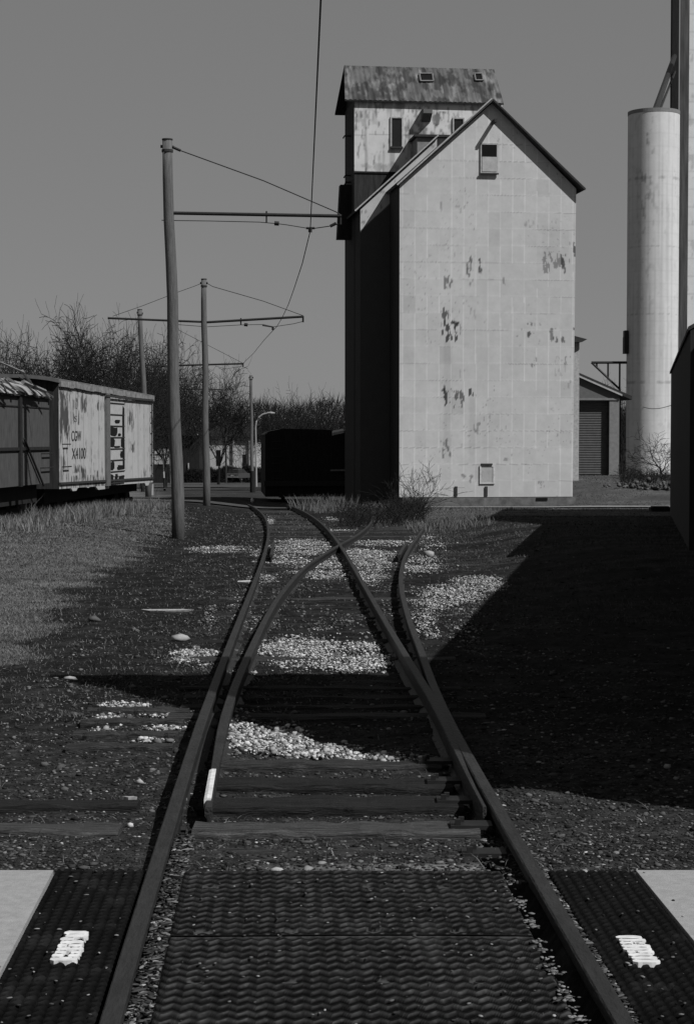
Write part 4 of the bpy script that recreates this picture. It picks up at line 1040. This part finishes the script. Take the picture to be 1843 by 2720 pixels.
obj('seam_strip', MB().box(0, L2, -.02, -.003, z3-.015, z3+.015), M['iron'], gc)
a_ = q(60, 1165); c_ = q(112, 1290)
obj('brace_rod', MB().tube([(a_[0], -.05, a_[1]), (c_[0], -.05, c_[1])], .03, 6), M['iron'], gc)
dst = MB(); rr_ = random.Random(9)
for k in range(16):
    if k % 3 != 0: continue
    x = q(5 + k*8 + rr_.uniform(-4, 4), 1030)[0]; ln = rr_.uniform(.4, 1.3)
    dst = MB(); dst.add([(x, -.14, ht-.02), (x+.14, -.14, ht-.02), (x+.14+rr_.uniform(-.2,.3), ln*.7, ht+.2+ln*.26), (x+rr_.uniform(-.2,.2), ln*.7, ht+.22+ln*.26),
             (x, -.14, ht+.03), (x+.14, -.14, ht+.03), (x+.14, ln*.7, ht+.26+ln*.26), (x, ln*.7, ht+.27+ln*.26)], [(0,3,2,1),(4,5,6,7),(0,1,5,4),(1,2,6,5),(2,3,7,6),(3,0,4,7)])
    obj('roof_slat', dst, M['greyw'], gc)
jk = MB()
for (x0,y0,x1,y1,w) in [(0,1018,34,1040,.07),(12,1005,38,1035,.05),(60,985,80,1018,.07),(62,1015,118,1040,.10),(75,1025,100,1055,.05),(118,1040,133,1062,.05),(0,962,62,990,.05),(20,1045,0,1010,.04)]:
    u1_, z1 = q(x0, y0, -.25); u2_, z2 = q(x1, y1, -.25); jk.tube([(u1_, -.25, z1), (u2_, -.28, z2)], w*.55, 5)
obj('loose_boards', jk, M['wood'], gc)
obj('underframe', MB().box(.2, L2-.2, .3, BW-.3, -.5, -.01), M['blackclad'], gc)
for x in (1.9, L2-2.2): obj('truck', truck(x), M['blackclad'], gc)
gi = MB()
for (x0, y0, x1) in [(110, 1205, 132), (108, 1243, 134)]:
    A1, z1 = q(x0, y0); A2, _ = q(x1, y0); gi.tube([(A1, 0, z1), (A1, -.09, z1), (A2, -.09, z1), (A2, 0, z1)], .018, 6)
obj('grab_iron', gi, M['iron'], gc)
print('boxcar', bn, bf, LB, 'ground', gz(bn.x, bn.y), 'grey', g0, gf)

clump('tall_grass', [(-9.6, -7.0, 41, 47, .35, 2600), (-8.9, -6.7, 47, 56, .5, 4200), (-8.2, -6.2, 53, 62, .45, 2500), (-7.0, -5.9, 60, 64, .35, 900), (-9.3, -8.4, 47.5, 49.5, .8, 160)], (.06, .20))
clump('dry_weeds', [(-2.2, .4, 69, 71, .7, 600), (-1.2, 1.6, 66, 69, .45, 900), (.3, 2.4, 59, 66, .3, 1100), (1.6, 4.0, 48, 56, .22, 1600), (2.2, 6, 64.5, 66, .15, 500)], (.05, .16))
# white-topped post stump with its lying cable
p = hit(57, 1385)
sp = thing('post_stump', 'short splintered white post in front of the grey boxcar', 'post', p)
obj('post', MB().prism([(-.13, -.1), (.12, -.1), (.14, .5), (.02, .44), (-.05, .5), (-.17, .46)], -.08, .08), M['white'], sp)
obj('root', MB().tube([(.0, -.1, -.05), (.1, -.2, .12), (.22, -.1, .02), (.1, 0, -.05)], .05, 6), M['bark'], sp)

# ------------------------------------------------------------------ trolley poles
def pole(px_b, py_b, px_t, py_t, r0, r1, label, Y=None):
    p = hit(px_b, py_b) if Y is None else Vector((0, Y, 0))
    if Y is not None: p = at(px_b, py_b, Y); p.z = gz(p.x, Y)
    t = at(px_t, py_t, p.y) - p
    o = thing('trolley_pole', label, 'utility pole', p, 0, 'trolley wire poles along the track')
    n = 10; pts = [(t.x*k/n + .02*math.sin(k*1.3)*(k % n > 0), 0, -.6*(k == 0) + t.z*k/n) for k in range(n+1)]
    obj('shaft', MB().tube(pts, [r0+(r1-r0)*k/n for k in range(n+1)], 20), M['pole'], o, smooth=True)
    obj('cap', MB().tube([(t.x, 0, t.z-.02), (t.x, 0, t.z+.01)], r1+.012, 16), M['polecap'], o)
    obj('cap_band', MB().tube([(t.x, 0, t.z-.30), (t.x, 0, t.z-.24)], r1+.02, 16), M['polecap'], o)
    return o, p, t
def arm(o, p, t, pa, pe, rr=.035, extra=True):
    A1 = at(*pa, p.y) - p; B_ = at(*pe, p.y) - p
    obj('bracket_arm', MB().tube([A1, B_], rr, 8), M['iron'], o)
    return A1, B_
def tube_px(o, p, pts, r, m='wire', name='guy_rod'):
    return obj(name, MB().tube([at(x, y, p.y) - p for x, y in pts], r, 6), M[m], o)
o1, p1, t1 = pole(474, 1430, 445, 370, .155, .115, 'tall weathered wooden trolley pole nearest the viewer left of the track')
arm(o1, p1, t1, (459, 566), (907, 574), .04)
tube_px(o1, p1, [(455, 389), (480, 400)], .035, name='rod_end'); tube_px(o1, p1, [(480, 400), (700, 480), (893, 563), (905, 572)], .014)
tube_px(o1, p1, [(430, 585), (480, 586), (560, 587), (690, 590), (735, 594), (760, 597), (815, 606), (825, 608)], .010, name='span_wire')
tube_px(o1, p1, [(825, 608), (880, 600), (900, 595)], .012, name='span_wire'); tube_px(o1, p1, [(729, 593), (741, 594)], .055, 'iron', 'insulator')
tube_px(o1, p1, [(708, 561), (708, 592)], .022, 'iron', 'hanger'); tube_px(o1, p1, [(877, 601), (893, 593)], .04, 'iron', 'turnbuckle')
tube_px(o1, p1, [(904, 570), (904, 596)], .03, 'iron', 'hanger')
tube_px(o1, p1, [(813, 606), (836, 606)], .03, 'iron', 'wire_clamp'); tube_px(o1, p1, [(824, 606), (824, 617)], .05, 'iron', 'wire_clamp')
tube_px(o1, p1, [(427, 389), (462, 391)], .04, 'iron', 'collar'); tube_px(o1, p1, [(458, 552), (459, 572)], .03, 'iron', 'collar')
o2, p2, t2 = pole(549, 1343, 542, 741, .145, .10, 'wooden trolley pole with arms on both sides, second from the viewer')
arm(o2, p2, t2, (550, 856), (806, 841), .045); arm(o2, p2, t2, (287, 845), (536, 855), .04)
tube_px(o2, p2, [(550, 752), (565, 761), (700, 800), (804, 838)], .014); tube_px(o2, p2, [(536, 752), (520, 759), (470, 777), (380, 812), (300, 840)], .010)
tube_px(o2, p2, [(551, 868), (640, 863), (700, 862), (727, 868)], .012, name='span_wire'); tube_px(o2, p2, [(727, 868), (780, 860), (804, 854)], .012, name='span_wire')
tube_px(o2, p2, [(470, 862), (535, 867)], .012, name='span_wire')
tube_px(o2, p2, [(640, 845), (640, 862)], .03, 'iron', 'hanger'); tube_px(o2, p2, [(805, 839), (805, 856)], .04, 'iron', 'hanger'); tube_px(o2, p2, [(649, 862), (658, 863)], .07, 'iron', 'insulator')
tube_px(o2, p2, [(697, 864), (722, 868)], .03, 'iron', 'wire_clamp'); tube_px(o2, p2, [(725, 868), (725, 877)], .05, 'iron', 'wire_clamp'); tube_px(o2, p2, [(518, 760), (563, 762)], .0, 'iron', 'collar') if False else None
tube_px(o2, p2, [(532, 752), (552, 752)], .05, 'iron', 'collar')
Y5 = 103
o5, p5, t5 = pole(466, 1300, 460, 862, .13, .1, 'trolley pole almost hidden behind the nearest pole', Y5)
arm(o5, p5, t5, (464, 971), (646, 966), .05); arm(o5, p5, t5, (388, 971), (460, 972), .04)
tube_px(o5, p5, [(462, 870), (646, 965)], .014); tube_px(o5, p5, [(572, 972), (600, 980), (646, 972)], .012, name='span_wire'); tube_px(o5, p5, [(646, 964), (646, 975)], .04, 'iron', 'hanger')
o3, p3, t3 = pole(395, 1300, 372, 822, .16, .11, 'pale leaning pole rising behind the white boxcar', 90)
tube_px(o3, p3, [(364, 830), (380, 833)], .06, 'iron', 'collar')
o4, p4, t4 = pole(670, 1310, 667, 998, .13, .10, 'farthest trolley pole with a dark band, standing left of the street lamp', 132)
obj('dark_band', MB().tube([(0.04, 0, .0), (0.03, 0, 1.55)], .20, 14), M['blackclad'], o4)
tube_px(o4, p4, [(661, 1003), (673, 1003)], .07, 'iron', 'collar')
o6, p6, t6 = pole(545, 1330, 543, 1000, .12, .09, 'trolley pole almost hidden behind the second pole', 158)
arm(o6, p6, t6, (482, 1033), (592, 1035), .05)
# trolley wire
wp = []
for x, yq in [(824, 614), (803, 700), (781, 767), (766, 809), (749, 845), (735, 868), (726, 877), (701, 904), (674, 938), (646, 965), (592, 1034)]:
    Y = F*4.15/(HOR-yq); wp.append(at(x, yq, Y))
wp[0] = at(824, 614, p1.y)
q852 = at(852, 0, 17.6*p1.y/38); dwn = (q852-wp[0]); wp = [wp[0]+dwn*2.0, wp[0]+dwn*1.5, q852, wp[0]+dwn*.5] + wp
tag(obj('trolley_wire', MB().tube(wp, .011, 6), M['wire']), 'overhead trolley wire running from the top of the picture down along the pole arms', 'wire')
print('poles', p1, p2, t1)

# ------------------------------------------------------------------ dark railcar in the elevator's shade
rc_o = at(915, 1322, 84); rc_o.z = gz(rc_o.x, 84)
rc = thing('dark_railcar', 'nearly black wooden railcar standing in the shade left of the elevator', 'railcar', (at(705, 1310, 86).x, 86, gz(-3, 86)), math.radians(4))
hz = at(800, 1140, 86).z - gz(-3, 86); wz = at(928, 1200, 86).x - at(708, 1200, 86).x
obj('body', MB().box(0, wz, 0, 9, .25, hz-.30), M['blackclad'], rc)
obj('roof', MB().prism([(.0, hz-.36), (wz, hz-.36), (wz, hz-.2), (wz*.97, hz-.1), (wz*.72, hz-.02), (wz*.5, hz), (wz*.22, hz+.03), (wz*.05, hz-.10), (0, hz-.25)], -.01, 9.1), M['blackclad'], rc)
obj('end_sill', MB().box(-.05, wz+.05, -.12, -.003, .75, 1.0), M['iron'], rc)
gi = MB()
for k in range(6): gi.tube([(.3, -.06, 1.1+.35*k), (.8, -.06, 1.1+.35*k)], .02, 6)
obj('ladder', gi, M['iron'], rc)
tk = MB()
for yv in (1.2, 3.0, 6.2, 8.0):
    for xv in (.9, wz-.9): tk.tube([(xv-.06, yv, .42), (xv+.06, yv, .42)], .42, 18)
obj('wheels', tk, M['iron'], rc)
a_ = at(858, 1252, 84); 
obj('pale_board', MB().box(wz-.85, wz-.0, -.16, -.125, a_.z-gz(-3, 86)-.03, a_.z-gz(-3, 86)+.05), M['wood'], rc)
s_ = at(882, 1150, 85); tag(obj('roof_sheet', MB().add([(s_.x, 85, s_.z), (s_.x+.55, 85, s_.z+.12), (s_.x+.5, 85.8, s_.z+.2), (s_.x, 85.8, s_.z+.1),(s_.x, 85, s_.z-.12), (s_.x+.55, 85, s_.z+.0), (s_.x+.5, 85.8, s_.z+.08), (s_.x, 85.8, s_.z-.02)], [(0,1,2,3),(4,7,6,5),(0,4,5,1),(1,5,6,2),(2,6,7,3),(3,7,4,0)]), M['trim']), 'small light roof sheet between the dark railcar and the elevator', 'roof sheet')

# ------------------------------------------------------------------ far houses, car, lamp
def base(px, py, Y): p = at(px, py, Y); p.z = gz(p.x, Y); return p
p = base(540, 1245, 262); hw = thing('white_house', 'low white house with a dark hipped roof behind the second pole', 'house', p, math.radians(-6))
w_ = at(684, 1200, 262).x - p.x; zt = at(600, 1160, 262).z - p.z
obj('wall', MB().box(0, w_, 0, 8, -1, zt), mat('pale siding', .36, .85, 6, .2), hw)
obj('roof', MB().add([(-.6, -.6, zt+.01), (w_+.6, -.6, zt+.01), (w_+.6, 8.6, zt+.01), (-.6, 8.6, zt+.01), (w_*.35, 4, zt+2.1), (w_*.7, 4, zt+2.1)], [(0,3,2,1),(0,1,5,4),(1,2,5),(2,3,4,5),(3,0,4)]), M['blackclad'], hw)
for x0 in (.56, .86): obj('porch_column', MB().box(w_*x0, w_*x0+.25, -.35, -.1, -1, zt-.01), M['white'], hw)
obj('porch_wall', MB().box(w_*.45, w_*.62, -.25, -.12, -1, zt*.35), M['white'], hw)
obj('window', MB().box(w_*.74, w_*.80, -.05, -.004, zt*.35, zt*.6), M['dark'], hw)
obj('window', MB().box(w_*.25, w_*.33, -.05, -.004, zt*.35, zt*.7), M['dark'], hw)
p = base(405, 1275, 240); hd_ = thing('dark_house', 'dark house with a steep pale edged gable behind the nearest pole', 'house', p, 0)
w_ = at(530, 1200, 240).x - p.x; zt = at(500, 1157, 240).z - p.z
obj('wall', MB().box(0, w_, 0, 9, -1, zt), M['blackclad'], hd_)
obj('eave_board', MB().box(-.2, w_*.78, -.3, -.05, zt+.0, zt+.09), M['mid'], hd_)
xa = at(502, 1157, 240).x-p.x; xb = at(527, 1157, 240).x-p.x; xm = at(514, 1113, 240).x-p.x; zm = at(514, 1113, 240).z-p.z
obj('gable', MB().prism([(xa, zt-.02), (xb, zt-.02), (xm, zm)], -.9, 6), M['blackclad'], hd_)
obj('rake_board', MB().tube([(xa, -.95, zt), (xm, -.95, zm), (xb, -.95, zt)], .09, 5), M['white'], hd_)
obj('roof', MB().prismx([(-.4, zt+.1), (9.4, zt+.1), (4.5, zt+1.6)], -.3, w_+.2), M['blackclad'], hd_)
xq = at(500, 1220, 240).x-p.x; obj('pale_post', MB().box(xq, xq+.14, -.2, -.06, .9, 2.6), M['white'], hd_)
p = base(412, 1236, 225); tr = thing('white_trailer', 'white trailer glimpsed between the boxcar and the nearest pole', 'trailer', p, 0)
w_ = at(449, 1200, 225).x - p.x; z0 = at(430, 1233, 225).z-p.z; z1 = at(430, 1193, 225).z-p.z
obj('body', MB().box(-.5, w_, 0, 4, z0, z1), M['white'], tr); obj('stripe', MB().box(-.5, w_, -.03, -.003, z0+(z1-z0)*.6, z0+(z1-z0)*.66), M['darktrim'], tr)
obj('wheel', MB().tube([(w_*.4, .1, z0-.3), (w_*.4, .4, z0-.3)], .4, 14), M['tyre'], tr)
obj('landing_leg', MB().box(w_*.7, w_*.78, .2, .4, 0, z0-.003), M['iron'], tr)
# car
cp = base(607, 1277, 236); cp.z += .3; cr = thing('parked_car', 'dark station wagon seen from behind at the far road', 'car', (cp.x+.5, 236, cp.z), math.radians(-20))
body = MB().prismx([(0,.35),(0,.85),(.12,.95),(2.8,.98),(4.3,.85),(4.45,.6),(4.4,.32)], -.85, .85); obj('body', body, M['carp'], cr)
cab = MB(); cab.add([(-.78,.1,.96),(.78,.1,.96),(.62,.45,1.42),(-.62,.45,1.42),(-.78,3.1,.98),(.78,3.1,.98),(.62,2.4,1.42),(-.62,2.4,1.42)], [(0,1,2,3),(4,7,6,5),(3,2,6,7),(0,3,7,4),(1,5,6,2)]); obj('cabin', cab, M['glass'], cr)
obj('roof_panel', MB().box(-.64, .64, .4, 2.45, 1.42, 1.46), M['carp'], cr)
for xv in (-.8, .62):
    for yv in (.75, 3.5): obj('wheel', MB().tube([(xv, yv, .31), (xv+.18, yv, .31)], .31, 18), M['tyre'], cr)
obj('bumper', MB().box(-.82, .82, -.12, -.003, .42, .54), M['chrome'], cr); obj('number_plate', MB().box(-.2, .2, -.02, -.003, .62, .74), M['white'], cr)
for xv in (-.78, .58): obj('tail_light', MB().box(xv, xv+.2, -.02, -.003, .62, .76), M['mid'], cr)
# hedge in front of the house
def hedge(label, pxa, pxb, Y, h, n, seed):
    R = np.random.default_rng(seed); a = base(pxa, 1260, Y); b = base(pxb, 1260, Y)
    x = R.uniform(0, b.x-a.x, n); y = R.uniform(-.8, .8, n); hh = h*(.6 + .6*fbm(x/1.5, x*0, seed, 3)); z = R.uniform(0, 1, n)*hh
    t = R.normal(0, .7, n); L = R.uniform(.2, .7, n); w = .03
    v = np.stack([np.stack([x-w, y, z], 1), np.stack([x+w, y, z], 1), np.stack([x+np.sin(t)*L, y+R.normal(0, .2, n), z+np.cos(t)*L*.8], 1)], 1).reshape(-1, 3)
    o = npobj('hedge', v, np.arange(n*3).reshape(-1, 3), M['bark']); o.location = a; tag(o, label, 'hedge')
hedge('dark scrubby hedge behind the parked car, below the white house', 545, 640, 246, 1.9, 9000, 5)
hedge('dark scrub right of the parked car, behind the farthest trolley pole', 645, 712, 244, 2.3, 8000, 6)
hedge('dark hedge at the foot of the dark gabled house', 452, 540, 236, 1.6, 7000, 7)
# street lamp
lp = base(681, 1252, 165); sl_ = thing('street_lamp', 'curved arm street lamp right of the farthest pole', 'street lamp', lp)
lpts = [Vector((0, 0, 0))] + [at(x, yq, 165)-lp for x, yq in [(680, 1180), (679, 1135), (681, 1120), (687, 1109), (697, 1101), (708, 1098), (720, 1097)]]
obj('post', MB().tube(lpts, [.10]+[.07]*7, 8), M['lampm'], sl_); e_ = lpts[-1]
obj('lamp_head', MB().tube([e_-Vector((.35,0,0)), e_+Vector((0,0,.0)), e_+Vector((.35,0,-.02))], [.07,.13,.06], 8), M['lampm'], sl_)
def thinpole(px_b, py_b, px_t, py_t, Y, r, label, m='pole'):
    p = base(px_b, py_b, Y); t = at(px_t, py_t, Y)-p; tag(obj('thin_pole', MB().tube([(0,0,-.3), t], [r, r*.7], 8), M[m]), label, 'pole').location = p
thinpole(454, 1265, 448, 1108, 200, .09, 'slim grey pole just left of the nearest trolley pole'); thinpole(601, 1235, 599, 1100, 225, .13, 'slim dark pole in front of the white house', 'darktrim')
p = hit(438, 1303); sg = thing('marker_post', 'small marker post with white band and dark foot beside the white boxcar', 'post', p)
obj('post', MB().tube([(0,0,0), (-.05,0,1.0)], .09, 8), M['blackclad'], sg); obj('white_band', MB().tube([(-.05,0,1.0), (-.07,0,1.5)], .06, 8), M['white'], sg); obj('upper_post', MB().tube([(-.07,0,1.5), (-.14,0,2.6)], .04, 8), M['pole'], sg)
p = hit(401, 1315); wpst = tag(obj('fence_stub', MB().prism([(-.2,-.1),(-.08,-.1),(-.05,.62),(-.17,.6)], 0, .12).prism([(.05,-.1),(.16,-.1),(.16,.7),(.08,.68)], 0, .12), M['white']), 'pair of white stubs at the far lower corner of the white boxcar', 'post'); wpst.location = p
p = hit(1755, 1358); jb = tag(obj('dark_box', MB().box(-.35, .35, 0, .5, -.1, .12).box(-.3, .3, .05, .45, .12, .17), M['blackclad']), 'low dark block at the end of the pale kerb beside the long shed', 'block'); jb.location = p

# ------------------------------------------------------------------ trees
def grow(seed, H, lens=(.20, .34, .23, .16, .12, .085), counts=(5, 5, 4, 4, 3), sprd=(.72, .6, .65, .75, .85), up=.13, r0=None, rmin=.016, lean=0, twist=.2):
    R = random.Random(seed); trunk = MB(); crown = MB()
    r0 = r0 or H*.024
    Q = [(Vector((0, 0, -.3)), Vector((lean, 0, 1)).normalized(), r0, 0, 0.0)]
    while Q:
        p, d, r, lev, dr = Q.pop(0)
        L = H*lens[lev]*R.uniform(.8, 1.2); n = 5 if lev < 3 else 3
        pts = [p.copy()]; rs = [r]; dd = d.copy(); tw = twist*(1 + .25*lev)
        for i in range(n):
            dd = (dd + Vector((R.gauss(0, tw), R.gauss(0, tw), R.gauss(0, tw)*.6 + up*.22*(1 if lev < 4 else -.1)))*.45).normalized()
            pts.append(pts[-1] + dd*L/n); rs.append(max(rmin*.75, r*(1-.62*(i+1)/n)))
        (trunk if lev == 0 else crown).tube(pts, rs, 7 if lev == 0 else (5 if lev < 3 else 3), cap=False)
        if lev >= len(counts): continue
        nb = counts[lev]; a0 = R.uniform(0, 2*PI)
        for j in range(nb):
            t = (R.uniform(.6, 1) if lev == 0 else .25 + .75*(j + R.uniform(0, 1))/nb) if j < nb-1 else 1.0
            i = min(len(pts)-2, int(t*(len(pts)-1))); f_ = t*(len(pts)-1)-i; q_ = pts[i].lerp(pts[i+1], f_)
            a_ = a0 + j*2.4 + R.uniform(-.4, .4); s_ = sprd[lev]*R.uniform(.7, 1.25)
            bd = (pts[i+1]-pts[i]).normalized(); u = bd.cross(Vector((.3, .2, 1))).normalized(); w = bd.cross(u)
            nd = (bd*math.cos(s_) + (u*math.cos(a_) + w*math.sin(a_))*math.sin(s_)).normalized()
            Q.append((q_, nd, max(rmin, rs[i]*R.uniform(.5, .68)), lev+1, 0))
    return trunk, crown
def mesh_of(mb, name):
    me = bpy.data.meshes.new(name); me.from_pydata(mb.v, [], mb.f); me.update(); me.materials.append(M['bark' if name == 'trunk' else 'twig']); return me
VAR = []
for sd, cn in [(3, (5,5,5,4,4)), (8, (4,5,5,5,4)), (15, (6,5,4,4,4)), (23, (4,5,5,5,4)), (31, (5,5,4,4,4))]:
    tr_, cr_ = grow(sd, 10, counts=cn); hmax = max(v[2] for v in cr_.v); wmax = (max(v[0] for v in cr_.v)-min(v[0] for v in cr_.v))
    VAR.append((mesh_of(tr_, 'trunk'), mesh_of(cr_, 'crown'), hmax, wmax)); print('tree', len(cr_.v), hmax, wmax)
def tree(px, py_top, Y, var, width_px, label, rotz=0, name='bare_tree', group='bare winter trees behind the railcars', pz=None):
    p = base(px, 1280, Y); H = at(px, py_top, Y).z - p.z; tm, cm, hm, wm = VAR[var]
    o = thing(name, label, 'tree', p, rotz, group)
    s = H/hm; sx = (width_px/F*Y)/wm; sx = min(max(sx, s*.5), s*1.6); o.scale = (sx, sx, s)
    a_ = meshobj('trunk', tm, None, o); b_ = meshobj('crown', cm, None, o); return o
TR = [(255,775,130,0,300,'tallest bare spreading tree, rising behind the white boxcar',0),(140,800,140,1,230,'bare tree left of the tallest one, branches forking low',1.2),(380,800,135,2,270,'bare tree whose crown is crossed by the leaning pole',2.1),
 (318,815,142,4,250,'bare tree between the tallest one and the leaning pole',2.9),(440,850,160,0,240,'bare tree whose crown shows on both sides of the nearest pole',4.4),(60,850,128,0,240,'broad bare tree above the grey boxcar at the left',1.1),
 (5,845,150,3,190,'bare tree at the left edge of the picture',.5),(470,900,175,1,200,'bare tree seen behind the nearest trolley pole',4),
 (580,935,190,0,230,'bare tree with drooping boughs right of the second pole',2.6),
 (825,1000,150,4,210,'rounded bare tree beside the dark side of the elevator',1.7),(735,1030,200,1,150,'bare tree above the dark railcar',3.6),
 (890,1085,160,2,90,'small bare tree touching the elevator wall',5.2),(80,890,180,2,200,'smaller bare tree between the left edge and the forked tree',.7)]
for t_ in TR: tree(t_[0], t_[1], t_[2], t_[3], t_[4], t_[5], t_[6])
tree(1590, 975, 190, 4, 150, 'bare tree top above the garage roof', 1, group='bare trees at the right')
tree(1650, 1000, 180, 1, 110, 'bare tree between the garage and the silo', 2, group='bare trees at the right')
tr_, cr_ = grow(41, 3.4, counts=(4,4,4,4), sprd=(.8,.8,.8,.8), up=.2, r0=.10, lean=.25, rmin=.010, twist=.3)
p = base(1752, 1272, 98); o = thing('small_tree', 'small twisted bare tree at the foot of the silo', 'tree', p)
hm = max(v[2] for v in cr_.v); s = (at(1752, 1120, 98).z-p.z)/hm; o.scale = (s*1.05, s, s)
meshobj('trunk', mesh_of(tr_, 'trunk'), None, o); meshobj('crown', mesh_of(cr_, 'crown'), None, o)
tr_, cr_ = grow(57, 2.6, lens=(.15,.5,.3,.2,.15), counts=(6,4,3,3), sprd=(.6,.5,.5,.6), up=.3, r0=.03, rmin=.007)
p = hit(1102, 1388); o = thing('leafless_bush', 'thin leafless bush growing before the left corner of the elevator', 'bush', p)
hm = max(v[2] for v in cr_.v); s = (at(1110, 1215, p.y).z-p.z)/hm; o.scale = (s*1.15, s, s)
meshobj('trunk', mesh_of(tr_, 'trunk'), None, o); meshobj('crown', mesh_of(cr_, 'crown'), None, o)
# brambles near the elevator corner and bush by the silo
def thicket(name, label, pxs, n, hgt, seed, cat='shrub'):
    R = random.Random(seed); mb = MB(); pc = hit(*pxs[0]); 
    for k in range(n):
        a_ = hit(R.uniform(pxs[1][0], pxs[2][0]), R.uniform(pxs[1][1], pxs[2][1]))
        v = a_ - pc; d2 = Vector((R.gauss(0, .5), R.gauss(0, .5), 1)).normalized(); L = hgt*R.uniform(.4, 1)
        pts = [v, v+d2*L*.5, v+d2*L+Vector((R.gauss(0, .2), 0, -.1*L))]; mb.tube(pts, [.010, .007, .004], 3, cap=False)
        for j in range(3):
            e_ = pts[1].lerp(pts[2], R.random()); mb.tube([e_, e_+Vector((R.gauss(0,.2), R.gauss(0,.2), R.uniform(.0,.25)))*hgt*.6], [.006, .003], 3, cap=False)
    o = obj(name, mb, M['twig'], fix=False); o.location = pc; return tag(o, label, cat)
thicket('bramble', 'tangled brambles at the foot of the elevator left of the thin bush', [(1010,1390),(900,1365),(1100,1400)], 420, .7, 3)
thicket('bramble', 'dark brambles around the foot of the thin bush', [(1080,1380),(1040,1345),(1130,1395)], 260, .9, 4)
tag(thicket('shrub', 'dead brush between the garage corner and the silo', [(1680,1280),(1640,1262),(1780,1290)], 380, .6, 5), 'dead brush between the garage corner and the silo', 'shrub')
for (x, yq, s_, lab) in [(1690, 1295, .45, 'pale rubble heap beside the brush near the garage'), (1760, 1300, .5, 'low pale mound under the small twisted tree')]:
    pp = hit(x, yq); r = np.random.default_rng(x); n = 60
    v = []; f = []
    for k in range(n):
        c_ = np.array([r.normal(0, s_*1.2), r.normal(0, s_*.5), abs(r.normal(.08, .1))]); q_ = IV*(1+r.uniform(-.3,.3,(12,1)))*r.uniform(.03,.10)+c_; f.append(IF+12*k); v.append(q_)
    o = npobj('rubble_heap', np.concatenate(v), np.concatenate(f), M['stone'], col=np.repeat(r.uniform(.02, .10, n), 12)); o.location = pp; tag(o, lab, 'rubble')
# far woods as one mass
N = 60000
xx = rng.uniform(-110, 75, N); yy = rng.uniform(285, 345, N); z0 = ground(xx, yy)
hgt = (8.5 + 6.5*fbm(xx/14, yy*0, 131, 3)) ; zz = z0 + rng.uniform(0, 1, N)**.8*hgt
ln = rng.uniform(.8, 2.6, N); a_ = rng.normal(0, .5, N); w_ = rng.uniform(.03, .14, N)*(1.6-1.1*np.clip((zz-z0)/hgt, 0, 1))
dx = np.sin(a_)*ln; dz = np.cos(a_)*ln
v = np.stack([np.stack([xx-w_, yy, zz], 1), np.stack([xx+w_, yy, zz], 1), np.stack([xx+dx, yy+rng.normal(0,.5,N), zz+dz], 1)], 1).reshape(-1, 3)
stuff(npobj('woods', v, np.arange(N*3).reshape(-1, 3), M['twig']))
N = 5000
xx = rng.uniform(-90, 60, N); yy = rng.uniform(300, 330, N); z0 = ground(xx, yy); w_ = rng.uniform(.3, .9, N); hh_ = 6.0 + 5.5*fbm(xx/9, yy*0, 141, 3)
v = np.stack([np.stack([xx-w_, yy, z0-1], 1), np.stack([xx+w_, yy, z0-1], 1), np.stack([xx, yy, z0+hh_*rng.uniform(.6,1,N)], 1)], 1).reshape(-1, 3)
stuff(npobj('undergrowth', v, np.arange(N*3).reshape(-1, 3), M['bark']))
